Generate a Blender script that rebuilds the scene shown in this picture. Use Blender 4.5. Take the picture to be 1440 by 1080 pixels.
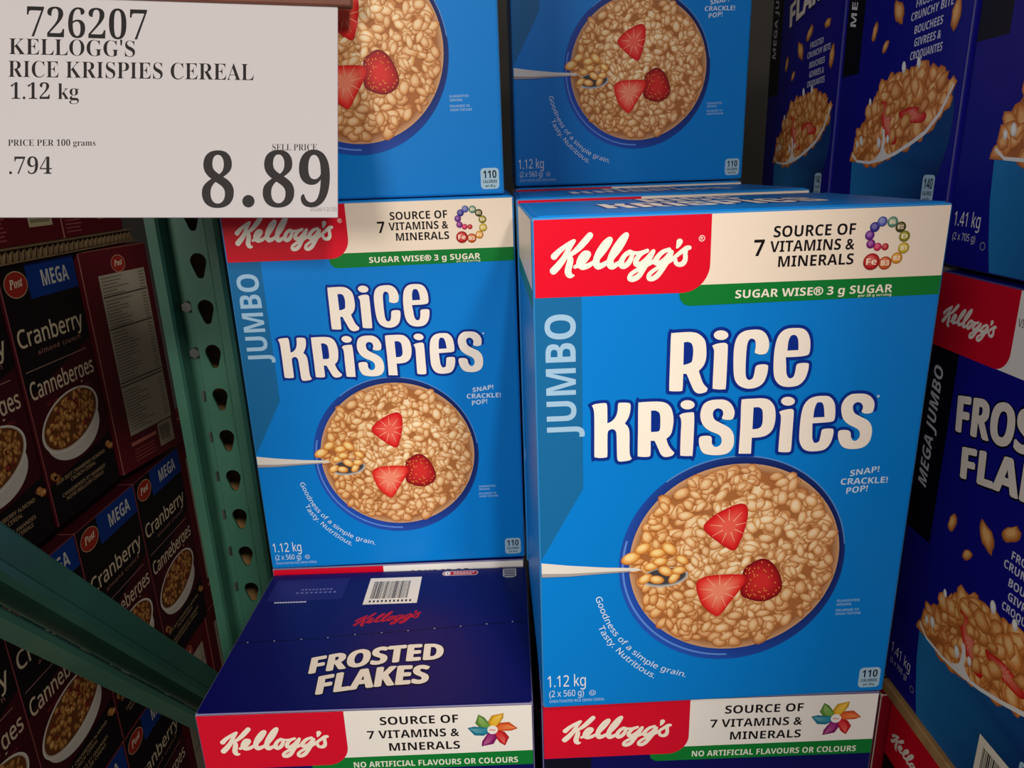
import bpy, bmesh, math, random
from mathutils import Vector, Matrix
from mathutils.geometry import tessellate_polygon

# ------------------------------------------------------------------ scene reset
for _o in list(bpy.data.objects):
    bpy.data.objects.remove(_o, do_unlink=True)
S = bpy.context.scene
COL = S.collection
R = math.radians

# ------------------------------------------------------------------ camera
cam_data = bpy.data.cameras.new('camera')
cam_data.sensor_width = 36.0
cam_data.lens = 24.808
cam_data.clip_start = 0.01
cam = bpy.data.objects.new('camera', cam_data)
cam.location = (-0.0142, -0.4267, 0.3767)
cam.rotation_euler = (1.2729, 0.0335, -0.0095)
COL.objects.link(cam)
S.camera = cam

# ------------------------------------------------------------------ world, lamps, exposure
world = bpy.data.worlds.new('warehouse_gloom')
S.world = world
world.use_nodes = True
world.node_tree.nodes['Background'].inputs[0].default_value = (1.0, 0.9, 0.8, 1)
world.node_tree.nodes['Background'].inputs[1].default_value = 0.24

def lamp(kind, name, loc, target, energy, color, **kw):
    d = bpy.data.lights.new(name, kind)
    d.energy = energy
    d.color = color
    for k, v in kw.items():
        setattr(d, k, v)
    o = bpy.data.objects.new(name, d)
    COL.objects.link(o)
    o.location = loc
    o.rotation_euler = (Vector(target) - Vector(loc)).to_track_quat('-Z', 'Y').to_euler()
    return o

lamp('AREA', 'high_bay_lamp_right', (0.76, -1.95, 1.85), (0.0, 0.0, 0.2), 34, (1.0, 0.92, 0.82), size=0.34)
lamp('SPOT', 'hot_spot_fill', (0.28, -1.5, 2.15), (0.025, 0.0, 0.27), 122, (1.0, 0.93, 0.84),
     spot_size=R(11), spot_blend=1.0, shadow_soft_size=0.06)  # added spot that makes the hot area on the front blue box
lamp('AREA', 'left_fill_lamp', (-1.15, -2.05, 1.15), (0.0, 0.1, 0.2), 28, (1.0, 0.92, 0.84), size=0.8)  # added fill for the right stack, set low to shorten the sign's shadow

S.view_settings.view_transform = 'Standard'
S.view_settings.look = 'None'
S.view_settings.gamma = 1.0
S.view_settings.use_curve_mapping = False
S.view_settings.exposure = 0.0

# ------------------------------------------------------------------ materials
def nodes_of(m):
    m.use_nodes = True
    return m.node_tree, m.node_tree.nodes['Principled BSDF']

def ink_material(name, rough=0.38, bump=0.02, scale=180.0, spec=0.5):
    m = bpy.data.materials.new(name)
    t, b = nodes_of(m)
    a = t.nodes.new('ShaderNodeAttribute'); a.attribute_name = 'Ink'
    t.links.new(a.outputs['Color'], b.inputs['Base Color'])
    n = t.nodes.new('ShaderNodeTexNoise'); n.inputs['Scale'].default_value = scale
    tc = t.nodes.new('ShaderNodeTexCoord')
    t.links.new(tc.outputs['Object'], n.inputs['Vector'])
    bp = t.nodes.new('ShaderNodeBump'); bp.inputs['Strength'].default_value = bump
    bp.inputs['Distance'].default_value = 0.002
    t.links.new(n.outputs[0], bp.inputs['Height'])
    t.links.new(bp.outputs[0], b.inputs['Normal'])
    b.inputs['Roughness'].default_value = rough
    b.inputs['Specular IOR Level'].default_value = spec
    return m

def noise_material(name, c1, c2, scale, rough=0.5, metal=0.0, bump=0.0, stretch=(1, 1, 1)):
    m = bpy.data.materials.new(name)
    t, b = nodes_of(m)
    tc = t.nodes.new('ShaderNodeTexCoord'); mp = t.nodes.new('ShaderNodeMapping')
    mp.inputs['Scale'].default_value = stretch
    n = t.nodes.new('ShaderNodeTexNoise'); n.inputs['Scale'].default_value = scale
    n.inputs['Detail'].default_value = 5
    r = t.nodes.new('ShaderNodeValToRGB')
    r.color_ramp.elements[0].position = 0.3; r.color_ramp.elements[1].position = 0.72
    r.color_ramp.elements[0].color = (*lin(c1), 1); r.color_ramp.elements[1].color = (*lin(c2), 1)
    t.links.new(tc.outputs['Object'], mp.inputs[0]); t.links.new(mp.outputs[0], n.inputs['Vector'])
    t.links.new(n.outputs[0], r.inputs[0]); t.links.new(r.outputs[0], b.inputs['Base Color'])
    b.inputs['Roughness'].default_value = rough
    b.inputs['Metallic'].default_value = metal
    if bump:
        bp = t.nodes.new('ShaderNodeBump'); bp.inputs['Strength'].default_value = bump
        bp.inputs['Distance'].default_value = 0.002
        t.links.new(n.outputs[0], bp.inputs['Height']); t.links.new(bp.outputs[0], b.inputs['Normal'])
    return m

def lin(c):
    return tuple((x / 255 / 12.92) if x / 255 <= 0.04045 else ((x / 255 + 0.055) / 1.055) ** 2.4 for x in c[:3])

INK = ink_material('printed_carton_ink', rough=0.36, spec=0.28)
DULL = ink_material('dull_printed_carton', rough=0.5, spec=0.3)
PAPER = ink_material('sign_paper', rough=0.6, bump=0.0, spec=0.3)
KRAFT = noise_material('kraft_board', (150, 112, 66), (182, 142, 92), 60, 0.8, bump=0.15)
BOARD = noise_material('grey_brown_corrugate', (104, 84, 56), (128, 104, 72), 60, 0.85, bump=0.15)
RACK = noise_material('green_rack_paint', (46, 88, 72), (56, 102, 84), 12, 0.32, bump=0.03)
BOLT = noise_material('grey_bolt_steel', (70, 72, 70), (100, 102, 98), 40, 0.45, 0.6)
RAIL = noise_material('brown_sign_rail', (108, 62, 48), (126, 78, 60), 20, 0.5)
WOOD = noise_material('shade_deck_wood', (96, 78, 58), (128, 104, 78), 9, 0.8, stretch=(1, 8, 8))
CONC = noise_material('concrete', (92, 90, 86), (112, 110, 104), 4, 0.8)
WALLM = noise_material('dark_wall_panel', (46, 44, 42), (58, 56, 52), 3, 0.8)

# ------------------------------------------------------------------ object helpers
def link_mesh(name, me, parent=None):
    o = bpy.data.objects.new(name, me)
    COL.objects.link(o)
    if parent is not None:
        o.parent = parent
    return o

def thing(name, label, cat, loc=(0, 0, 0), rotz=0.0, group=None):
    o = bpy.data.objects.new(name, None)
    o.empty_display_size = 0.03
    COL.objects.link(o)
    o.location = loc
    o.rotation_euler = (0, 0, rotz)
    tag(o, label, cat, group)
    return o

def tag(o, label=None, cat=None, group=None, kind=None):
    if label: o['label'] = label
    if cat: o['category'] = cat
    if group: o['group'] = group
    if kind: o['kind'] = kind
    return o

def dup(root, label, loc, rotz=0.0, skip=()):
    r = root.copy(); COL.objects.link(r)
    r.location = loc; r.rotation_euler = (0, 0, rotz); r['label'] = label
    for ch in list(root.children):
        if ch.name.split('.')[0] in skip: continue
        c = ch.copy(); COL.objects.link(c); c.parent = r
        for g in list(ch.children):
            d = g.copy(); COL.objects.link(d); d.parent = c
    return r

def bm_obj(name, bm, mat, parent=None):
    me = bpy.data.meshes.new(name); bm.to_mesh(me); bm.free()
    me.materials.append(mat)
    return link_mesh(name, me, parent)

def bm_box(bm, lo, hi, bevel=0.0, seg=2):
    r = bmesh.ops.create_cube(bm, size=1.0)
    lo, hi = Vector(lo), Vector(hi)
    for v in r['verts']:
        v.co = Vector([lo[i] + (v.co[i] + 0.5) * (hi[i] - lo[i]) for i in range(3)])
    if bevel:
        es = list({e for v in r['verts'] for e in v.link_edges})
        bmesh.ops.bevel(bm, geom=es, offset=bevel, segments=seg, affect='EDGES', profile=0.5)

# ------------------------------------------------------------------ lettering
GLYPHS = {}
def _map(ch, style):
    if style in ('b', 't'):
        base = (0x1D400, 0x1D41A, 0x1D7CE)
    elif style == 's':
        base = (0x1D5A0, 0x1D5BA, 0x1D7E2)
    elif style == 'sb':
        base = (0x1D5D4, 0x1D5EE, 0x1D7EC)
    elif style == 'sm':                                             # sans, a little heavier than the regular cut
        base = (0x1D5A0, 0x1D5BA, 0x1D7E2)
    elif style == 'sbi':
        base = (0x1D63C, 0x1D656, 0x1D7EC)
    elif style == 'bi':
        base = (0x1D468, 0x1D482, 0x1D7CE)
    else:
        return ch, 0.0
    if 'A' <= ch <= 'Z': return chr(base[0] + ord(ch) - 65), (-0.0085 if style == 't' else 0.0)
    if 'a' <= ch <= 'z': return chr(base[1] + ord(ch) - 97), (-0.0085 if style == 't' else 0.0)
    if '0' <= ch <= '9': return chr(base[2] + ord(ch) - 48), (-0.0085 if style == 't' else 0.0)
    return ch, (0.016 if style in ('sb', 'sbi', 'b') else 0.0)

def _text_mesh(s, off=0.0):
    c = bpy.data.curves.new('glyph', 'FONT'); c.body = s; c.offset = off
    c.resolution_u = 5
    o = bpy.data.objects.new('glyph', c); COL.objects.link(o)
    dg = bpy.context.evaluated_depsgraph_get()
    me = o.evaluated_get(dg).to_mesh()
    vs = [(v.co.x, v.co.y) for v in me.vertices]
    fs = [tuple(p.vertices) for p in me.polygons]
    o.evaluated_get(dg).to_mesh_clear()
    bpy.data.objects.remove(o, do_unlink=True); bpy.data.curves.remove(c)
    return vs, fs

def _off(ch, style, off):
    return 0.012 if style == 'sm' else off

def glyph(ch, style):
    k = (ch, style)
    if k not in GLYPHS:
        if ch == ' ':
            GLYPHS[k] = ([], [], 0.28)
        else:
            m, off = _map(ch, style); off = _off(ch, style, off)
            vs, fs = _text_mesh(m, off)
            v2, _ = _text_mesh(m + m, off)
            w1 = (max(v[0] for v in vs) - min(v[0] for v in vs)) if vs else 0
            w2 = (max(v[0] for v in v2) - min(v[0] for v in v2)) if v2 else 0
            GLYPHS[k] = (vs, fs, max(w2 - w1, 0.05))
    return GLYPHS[k]

def layout(s, style, track=0.0):
    vs, fs, x = [], [], 0.0
    for ch in s:
        gv, gf, adv = glyph(ch, style)
        n = len(vs)
        vs += [(a + x, b) for a, b in gv]
        fs += [tuple(i + n for i in f) for f in gf]
        x += adv + track
    ref = glyph('H', style)[0]
    cap = max(v[1] for v in ref) - min(v[1] for v in ref)
    y0 = min(v[1] for v in ref)
    x0 = min(v[0] for v in vs); x1 = max(v[0] for v in vs)
    return [((a - x0) / (x1 - x0), (b - y0) / cap) for a, b in vs], fs

# ------------------------------------------------------------------ flat print builder (millimetres on a panel)
def smooth(ctrl, n=5):
    """closed control loop with corner flags -> sampled outline"""
    m = len(ctrl); corners = [i for i, c in enumerate(ctrl) if len(c) > 2 and c[2]]
    P = [Vector((c[0], c[1])) for c in ctrl]
    def cr(a, b, c, d, t):
        return 0.5 * ((2 * b) + (-a + c) * t + (2 * a - 5 * b + 4 * c - d) * t * t + (-a + 3 * b - 3 * c + d) * t ** 3)
    out = []
    for i in range(m):
        j = (i + 1) % m
        a = P[i] if i in corners else P[i - 1]
        d = P[j] if j in corners else P[(j + 1) % m]
        if i in corners and j in corners:
            out.append(P[i]); continue
        for k in range(n):
            out.append(cr(a, P[i], P[j], d, k / n))
    return [(p.x, p.y) for p in out]

def area(lp):
    return 0.5 * sum(lp[i - 1][0] * lp[i][1] - lp[i][0] * lp[i - 1][1] for i in range(len(lp)))

def grow(lp, d):
    """push an outline outwards by d"""
    s = 1 if area(lp) > 0 else -1
    n = len(lp); out = []
    for i in range(n):
        a, b, c = Vector(lp[i - 1]), Vector(lp[i]), Vector(lp[(i + 1) % n])
        e1, e2 = (b - a), (c - b)
        if e1.length < 1e-6 or e2.length < 1e-6:
            continue
        n1 = Vector((e1.y, -e1.x)).normalized() * s; n2 = Vector((e2.y, -e2.x)).normalized() * s
        k = n1 + n2
        if k.length < 0.3:
            k = n1
        k.normalize()
        f = min(1.0 / max(k.dot(n1), 0.35), 1.6)
        out.append(tuple(b + k * d * f))
    return out

class Art:
    """collects coloured flat shapes on a panel; u to the right, v up, h = height above the panel (mm)"""
    def __init__(s):
        s.v, s.f, s.c = [], [], []
    def face(s, pts, h, cols):
        n = len(s.v)
        s.v += [(p[0], p[1], h) for p in pts]
        s.f.append(tuple(range(n, n + len(pts))))
        s.c += cols if isinstance(cols, list) else [lin(cols)] * len(pts)
    def mesh(s, vs, fs, h, col):
        for f in fs:
            s.face([vs[i] for i in f], h, col)
    def poly(s, loops, h, col):
        vs = [Vector((p[0], p[1], 0)) for lp in loops for p in lp]
        for t in tessellate_polygon([[Vector((p[0], p[1], 0)) for p in lp] for lp in loops]):
            s.face([(vs[i].x, vs[i].y) for i in t], h, col)
    def rect(s, u0, v0, u1, v1, h, col):
        s.face([(u0, v0), (u1, v0), (u1, v1), (u0, v1)], h, col)
    def ellipse(s, cu, cv, ru, rv, h, col, rot=0.0, n=48):
        s.face(ell(cu, cv, ru, rv, rot, n), h, col)
    def ring(s, lo, hi, h, c0, c1=None):
        c1 = c1 or c0; n = len(lo)
        for i in range(n):
            j = (i + 1) % n
            s.face([lo[i], lo[j], hi[j], hi[i]], h, [lin(c0), lin(c0), lin(c1), lin(c1)])
    def ball(s, cu, cv, ru, rv, h, edge, mid, light, rot=0.0, n=12, wob=None, shift=(-0.18, 0.22)):
        """a printed rounded thing: dark rim, body, soft highlight"""
        w = wob or [1.0] * n
        cr, sr = math.cos(rot), math.sin(rot)
        def pt(k, t, ox=0, oy=0):
            a = 2 * math.pi * k / n
            x, y = math.cos(a) * ru * t * w[k], math.sin(a) * rv * t * w[k]
            return (cu + x * cr - y * sr + ox, cv + x * sr + y * cr + oy)
        r = min(ru, rv); sx, sy = shift[0] * r, shift[1] * r
        rings = [([pt(k, 1.0) for k in range(n)], edge), ([pt(k, 0.72, sx * .5, sy * .5) for k in range(n)], mid),
                 ([pt(k, 0.34, sx, sy) for k in range(n)], light)]
        for a, b in ((0, 1), (1, 2)):
            s.ring(rings[a][0], rings[b][0], h, rings[a][1], rings[b][1])
        s.face(rings[2][0], h, light)
    def text(s, body, style, u0, u1, v, cap, h, col, slope=0.0, shear=0.0, track=0.0, fn=None, angle=None):
        vs, fs = layout(body, style, track)
        w = u1 - u0
        if fn:
            vv = [fn(x, y) for x, y in vs]
        elif angle is not None:
            ca, sa = math.cos(angle), math.sin(angle)
            vv = [(u0 + (x * w) * ca - (y * cap) * sa, v + (x * w) * sa + (y * cap) * ca) for x, y in vs]
        else:
            vv = [(u0 + x * w + shear * y * cap, v + y * cap + slope * x * w) for x, y in vs]
        s.mesh(vv, fs, h, col)
    def build(s, name, parent, place, mat=None):
        """place(u, v, h) in mm -> local metres"""
        me = bpy.data.meshes.new(name)
        me.from_pydata([place(*p) for p in s.v], [], s.f)
        at = me.color_attributes.new('Ink', 'FLOAT_COLOR', 'CORNER')
        flat = []
        for f in s.f:
            for i in f:
                flat += [*s.c[i], 1.0]
        at.data.foreach_set('color', flat)
        me.materials.append(mat or INK)
        me.validate()
        return link_mesh(name, me, parent)

def ell(cu, cv, ru, rv, rot=0.0, n=48):
    cr, sr = math.cos(rot), math.sin(rot)
    return [(cu + math.cos(a) * ru * cr - math.sin(a) * rv * sr, cv + math.cos(a) * ru * sr + math.sin(a) * rv * cr)
            for a in (2 * math.pi * k / n for k in range(n))]

def front(u, v, h):   # front panel: x = u, z = v, faces -y
    return (u / 1000, -h / 1000, v / 1000)

def top_of(H):
    return lambda u, v, h: (u / 1000, v / 1000, H + h / 1000)

def side_l(u, v, h):  # left panel (x = 0), u runs from the back to the front edge
    return (-h / 1000, -u / 1000, v / 1000)

def path_fn(pts, cap, shift=0.0):
    P = [Vector(p) for p in pts]
    Q = []
    for i in range(len(P) - 1):
        a = P[max(i - 1, 0)]; b = P[i]; c = P[i + 1]; d = P[min(i + 2, len(P) - 1)]
        for k in range(8):
            t = k / 8
            Q.append(0.5 * ((2 * b) + (-a + c) * t + (2 * a - 5 * b + 4 * c - d) * t * t + (-a + 3 * b - 3 * c + d) * t ** 3))
    Q.append(P[-1])
    L = [0.0]
    for i in range(1, len(Q)):
        L.append(L[-1] + (Q[i] - Q[i - 1]).length)
    def fn(x, y):
        t = min(max(x, 0), 1) * L[-1]
        i = 1
        while i < len(L) - 1 and L[i] < t: i += 1
        d = Q[i] - Q[i - 1]
        p = Q[i - 1] + d * ((t - L[i - 1]) / max(L[i] - L[i - 1], 1e-6))
        d.normalize()
        n = Vector((-d.y, d.x))
        p = p + n * (y * cap + shift)
        return (p.x, p.y)
    return fn

def carton(name, parent, W, D, H, col, mat=None, bevel=0.0022, edge=None, bulge=0.0):
    """a folded carton with rounded, slightly worn edges and softly bowed panels"""
    bm = bmesh.new()
    bm_box(bm, (0, 0, 0), (W, D, H), bevel, 3)
    me = bpy.data.meshes.new(name); bm.to_mesh(me); bm.free()
    at = me.color_attributes.new('Ink', 'FLOAT_COLOR', 'CORNER')
    c0 = lin(col); c1 = lin(edge or col)
    for p in me.polygons:
        n = p.normal
        c = c0 if max(abs(n.x), abs(n.y), abs(n.z)) > 0.95 else c1
        for li in p.loop_indices:
            at.data[li].color = (*c, 1)
    me.materials.append(mat or INK)
    return link_mesh(name, me, parent)

# ------------------------------------------------------------------ shared artwork (mm)
TITLE = [[[[84.39,274.59,0],[85.62,275.93,0],[89.24,276.2,0],[96.92,276.18,0],[101.69,274.65,0],[105.52,270.53,0],[106.68,264.3,0],[106.73,258.97,0],[105.43,254.56,0],[102.55,251.11,1],[103.81,247.43,0],[105.77,242.79,0],[108.65,239.45,1],[107.8,237.2,0],[103.45,236.27,0],[100.31,238.04,0],[97.92,242.73,0],[95.5,248.29,0],[94.8,249.59,1],[92.84,249.69,1],[92.79,239.78,0],[91.97,238.45,0],[88.47,238.39,0],[85.18,238.79,0],[84.33,240.66,0],[84.3,258.27,0]],[[92.48,269.83,1],[95.04,270.06,0],[97.45,268.72,0],[98.49,264.7,0],[98.38,260.27,0],[97.73,257.17,0],[95.19,255.96,0],[92.7,255.41,1]]],[[[119.86,273.27,0],[118.92,271.34,0],[116.3,270.42,0],[113.24,270.93,0],[111.17,272.63,0],[111.06,274.73,0],[112.95,276.24,0],[115.96,276.46,0],[118.69,275.29,0]]],[[[110.2,267.01,1],[113.15,268.19,0],[117.42,268.56,0],[119.41,267.67,0],[119.97,265.44,0],[120.16,254.75,0],[120.15,239.8,0],[119.13,238.48,0],[116.06,238.4,0],[112.52,239.03,0],[111.79,240.44,0],[111.68,255.16,0],[111.59,262.74,0],[111.17,264.97,0]]],[[[134.88,276.14,0],[139.62,275.7,0],[143.24,273.13,0],[145.39,268.64,0],[145.67,263.77,0],[144.17,260.73,0],[140.75,260.1,0],[137.66,261.05,0],[137.07,261.96,0],[137.43,265.49,0],[136.88,269.04,0],[135.28,270.35,0],[133.57,270.3,0],[132.22,267.94,0],[131.81,263.1,0],[131.84,254.18,0],[132.29,247.4,0],[133.34,244.62,0],[134.93,243.86,0],[136.82,244.9,0],[137.7,248.04,0],[138.2,252.07,0],[139.5,253.36,0],[142.95,253.73,0],[145.61,253.06,0],[146.15,251.69,0],[145.83,247.19,0],[144.23,242.26,0],[140.94,239.23,0],[136.19,238.09,0],[131.76,238.77,0],[127.65,241.26,0],[125.18,245.93,0],[124.13,254.55,0],[123.97,265.69,0],[125.72,272.2,0],[129.38,275.31,0]]],[[[161.01,276.13,0],[165.78,275.56,0],[169.0,273.22,0],[171.06,268.74,0],[171.69,263.85,0],[171.45,259.87,0],[169.94,258.38,0],[164.79,257.74,0],[156.76,257.68,1],[157.46,252.94,0],[158.04,247.49,0],[159.39,244.48,0],[160.98,243.81,0],[162.85,244.99,0],[163.63,248.58,0],[163.97,252.17,0],[165.19,253.24,0],[168.65,253.52,0],[171.3,253.08,0],[171.86,251.79,0],[171.58,247.74,0],[170.06,242.82,0],[166.86,239.32,0],[162.12,238.18,0],[156.8,238.67,0],[153.11,240.91,0],[150.58,245.14,0],[149.49,252.42,0],[149.39,263.15,0],[150.74,270.58,0],[153.44,274.39,0],[156.75,275.9,0]],[[157.49,261.87,1],[157.66,267.61,0],[158.87,271.07,0],[160.96,271.76,0],[162.78,270.67,0],[163.94,267.32,0],[164.41,261.98,1]]],[[[35.64,231.24,1],[37.83,232.2,0],[43.51,232.6,0],[45.05,231.6,0],[45.39,227.41,0],[45.45,218.99,1],[48.0,220.04,0],[50.62,222.95,0],[51.9,227.08,0],[52.16,231.25,0],[53.15,232.35,0],[58.41,232.09,0],[59.97,230.85,0],[60.03,227.14,0],[59.01,222.52,0],[56.64,218.18,1],[58.67,215.96,0],[59.71,211.64,0],[59.89,200.63,0],[60.33,196.26,0],[61.49,193.78,1],[59.49,192.67,0],[54.54,192.2,0],[52.51,193.03,0],[51.88,196.71,0],[51.42,210.17,0],[50.72,213.53,0],[48.93,214.81,0],[46.72,214.21,0],[45.63,211.42,0],[45.6,197.52,0],[44.85,195.63,0],[41.04,195.34,0],[37.9,195.99,0],[37.22,197.48,0],[37.2,213.75,0],[36.96,226.91,0]]],[[[65.02,230.6,0],[65.87,231.94,0],[69.81,232.21,0],[78.16,232.02,0],[83.03,230.62,0],[86.24,226.74,0],[87.71,220.12,0],[87.36,213.54,0],[86.17,209.33,0],[83.58,206.6,1],[84.59,203.19,0],[86.49,199.72,0],[89.07,196.83,1],[87.79,194.82,0],[83.31,193.98,0],[80.56,195.68,0],[78.65,199.65,0],[76.02,205.55,1],[73.47,205.78,1],[73.57,196.53,0],[72.71,194.88,0],[69.34,194.72,0],[65.96,195.24,0],[65.26,196.73,0],[65.17,212.31,0]],[[73.26,226.23,1],[76.12,226.09,0],[78.6,224.33,0],[79.29,220.55,0],[79.33,214.42,0],[78.51,212.1,0],[76.07,211.75,0],[73.49,211.79,1]]],[[[100.86,228.88,0],[99.9,226.94,0],[97.27,226.02,0],[94.23,226.54,0],[92.19,228.26,0],[92.11,230.37,0],[94.02,231.88,0],[97.02,232.1,0],[99.72,230.91,0]]],[[[91.3,221.97,1],[93.61,223.5,0],[99.28,223.92,0],[100.75,222.74,0],[101.15,213.64,0],[101.0,195.16,0],[100.08,194.06,0],[96.7,194.03,0],[93.54,194.51,0],[92.91,195.84,0],[92.75,208.98,0],[92.84,216.6,0],[92.31,220.41,0]]],[[[114.97,231.74,0],[120.19,231.23,0],[124.13,228.55,0],[126.54,223.94,0],[126.54,219.92,0],[125.23,217.97,0],[121.91,217.79,0],[118.9,218.9,0],[119.54,221.79,0],[118.67,224.59,0],[116.0,225.87,0],[113.46,224.6,0],[112.9,221.62,0],[114.27,218.28,0],[118.21,215.81,0],[123.65,212.48,0],[126.5,208.77,0],[127.51,204.11,0],[127.1,198.97,0],[124.19,194.98,0],[118.95,193.69,0],[112.15,194.15,0],[107.72,195.84,0],[105.35,200.11,0],[104.66,204.78,0],[105.51,207.05,0],[109.08,207.53,0],[111.98,207.07,0],[113.03,205.37,0],[113.19,202.28,0],[114.75,199.88,0],[117.17,199.65,0],[119.23,201.71,0],[119.28,205.05,0],[117.2,207.97,0],[111.31,210.83,0],[107.32,214.34,0],[105.19,219.0,0],[104.96,224.03,0],[106.62,228.93,0],[110.28,231.23,0]]],[[[130.71,229.22,0],[132.0,231.14,0],[137.66,231.35,0],[144.28,231.27,0],[148.65,229.81,0],[152.05,225.65,0],[153.3,220.07,0],[153.2,214.02,0],[151.67,209.01,0],[148.06,205.87,0],[143.33,204.83,0],[139.0,204.8,1],[139.18,193.67,1],[131.02,194.1,1],[131.09,212.1,0]],[[138.78,225.42,1],[141.86,225.41,0],[144.1,224.05,0],[145.03,221.0,0],[145.24,214.93,0],[144.26,211.93,0],[141.95,210.78,0],[138.98,210.68,1]]],[[[165.03,228.39,0],[164.16,226.53,0],[161.63,225.63,0],[158.62,226.14,0],[156.54,227.8,0],[156.38,229.84,0],[158.19,231.31,0],[161.13,231.51,0],[163.83,230.36,0]]],[[[155.46,221.57,1],[157.91,222.68,0],[162.94,223.33,0],[164.53,222.45,0],[165.02,219.75,0],[165.21,205.65,0],[165.29,195.73,0],[164.42,193.84,0],[161.33,193.61,0],[157.66,194.19,0],[157.03,195.61,0],[156.96,206.07,0],[157.04,215.85,0],[156.53,219.64,0]]],[[[182.47,231.23,0],[187.1,230.47,0],[190.56,226.48,0],[191.78,221.07,0],[191.93,215.69,0],[190.62,213.59,0],[184.78,213.08,0],[177.74,212.9,1],[178.17,207.16,0],[178.59,202.76,0],[179.91,199.67,0],[181.5,199.31,0],[183.21,200.32,0],[183.87,204.13,0],[184.29,207.67,0],[185.73,208.68,0],[189.83,208.74,0],[191.88,207.82,0],[191.95,203.17,0],[190.64,198.28,0],[187.65,194.56,0],[182.58,193.44,0],[176.85,193.74,0],[173.03,195.88,0],[170.56,200.43,0],[169.81,205.96,0],[169.82,217.35,0],[170.93,224.8,0],[173.59,228.92,0],[177.46,230.85,0]],[[177.87,216.83,1],[178.22,222.83,0],[179.39,226.51,0],[181.11,227.06,0],[182.96,226.33,0],[184.3,223.06,0],[185.17,216.84,1]]],[[[204.69,231.71,0],[210.32,231.22,0],[214.41,228.74,0],[216.69,224.63,0],[216.51,219.82,0],[214.91,218.18,0],[211.35,218.04,0],[209.05,219.4,0],[209.58,222.32,0],[208.24,225.06,0],[205.59,225.99,0],[203.44,224.76,0],[202.98,222.12,0],[204.65,218.54,0],[209.05,215.9,0],[214.0,212.94,0],[216.63,209.0,0],[217.38,204.05,0],[216.48,198.59,0],[213.51,195.15,0],[208.49,193.75,0],[202.2,194.24,0],[198.33,196.5,0],[195.75,201.32,0],[195.18,205.74,0],[196.66,207.3,0],[201.32,207.06,0],[203.31,205.32,0],[203.88,202.55,0],[205.47,199.83,0],[207.81,199.7,0],[209.59,202.25,0],[209.21,205.56,0],[206.85,208.14,0],[201.38,211.14,0],[197.65,214.86,0],[195.84,219.8,0],[195.58,224.63,0],[197.41,228.79,0],[200.69,231.28,0]]]]
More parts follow.
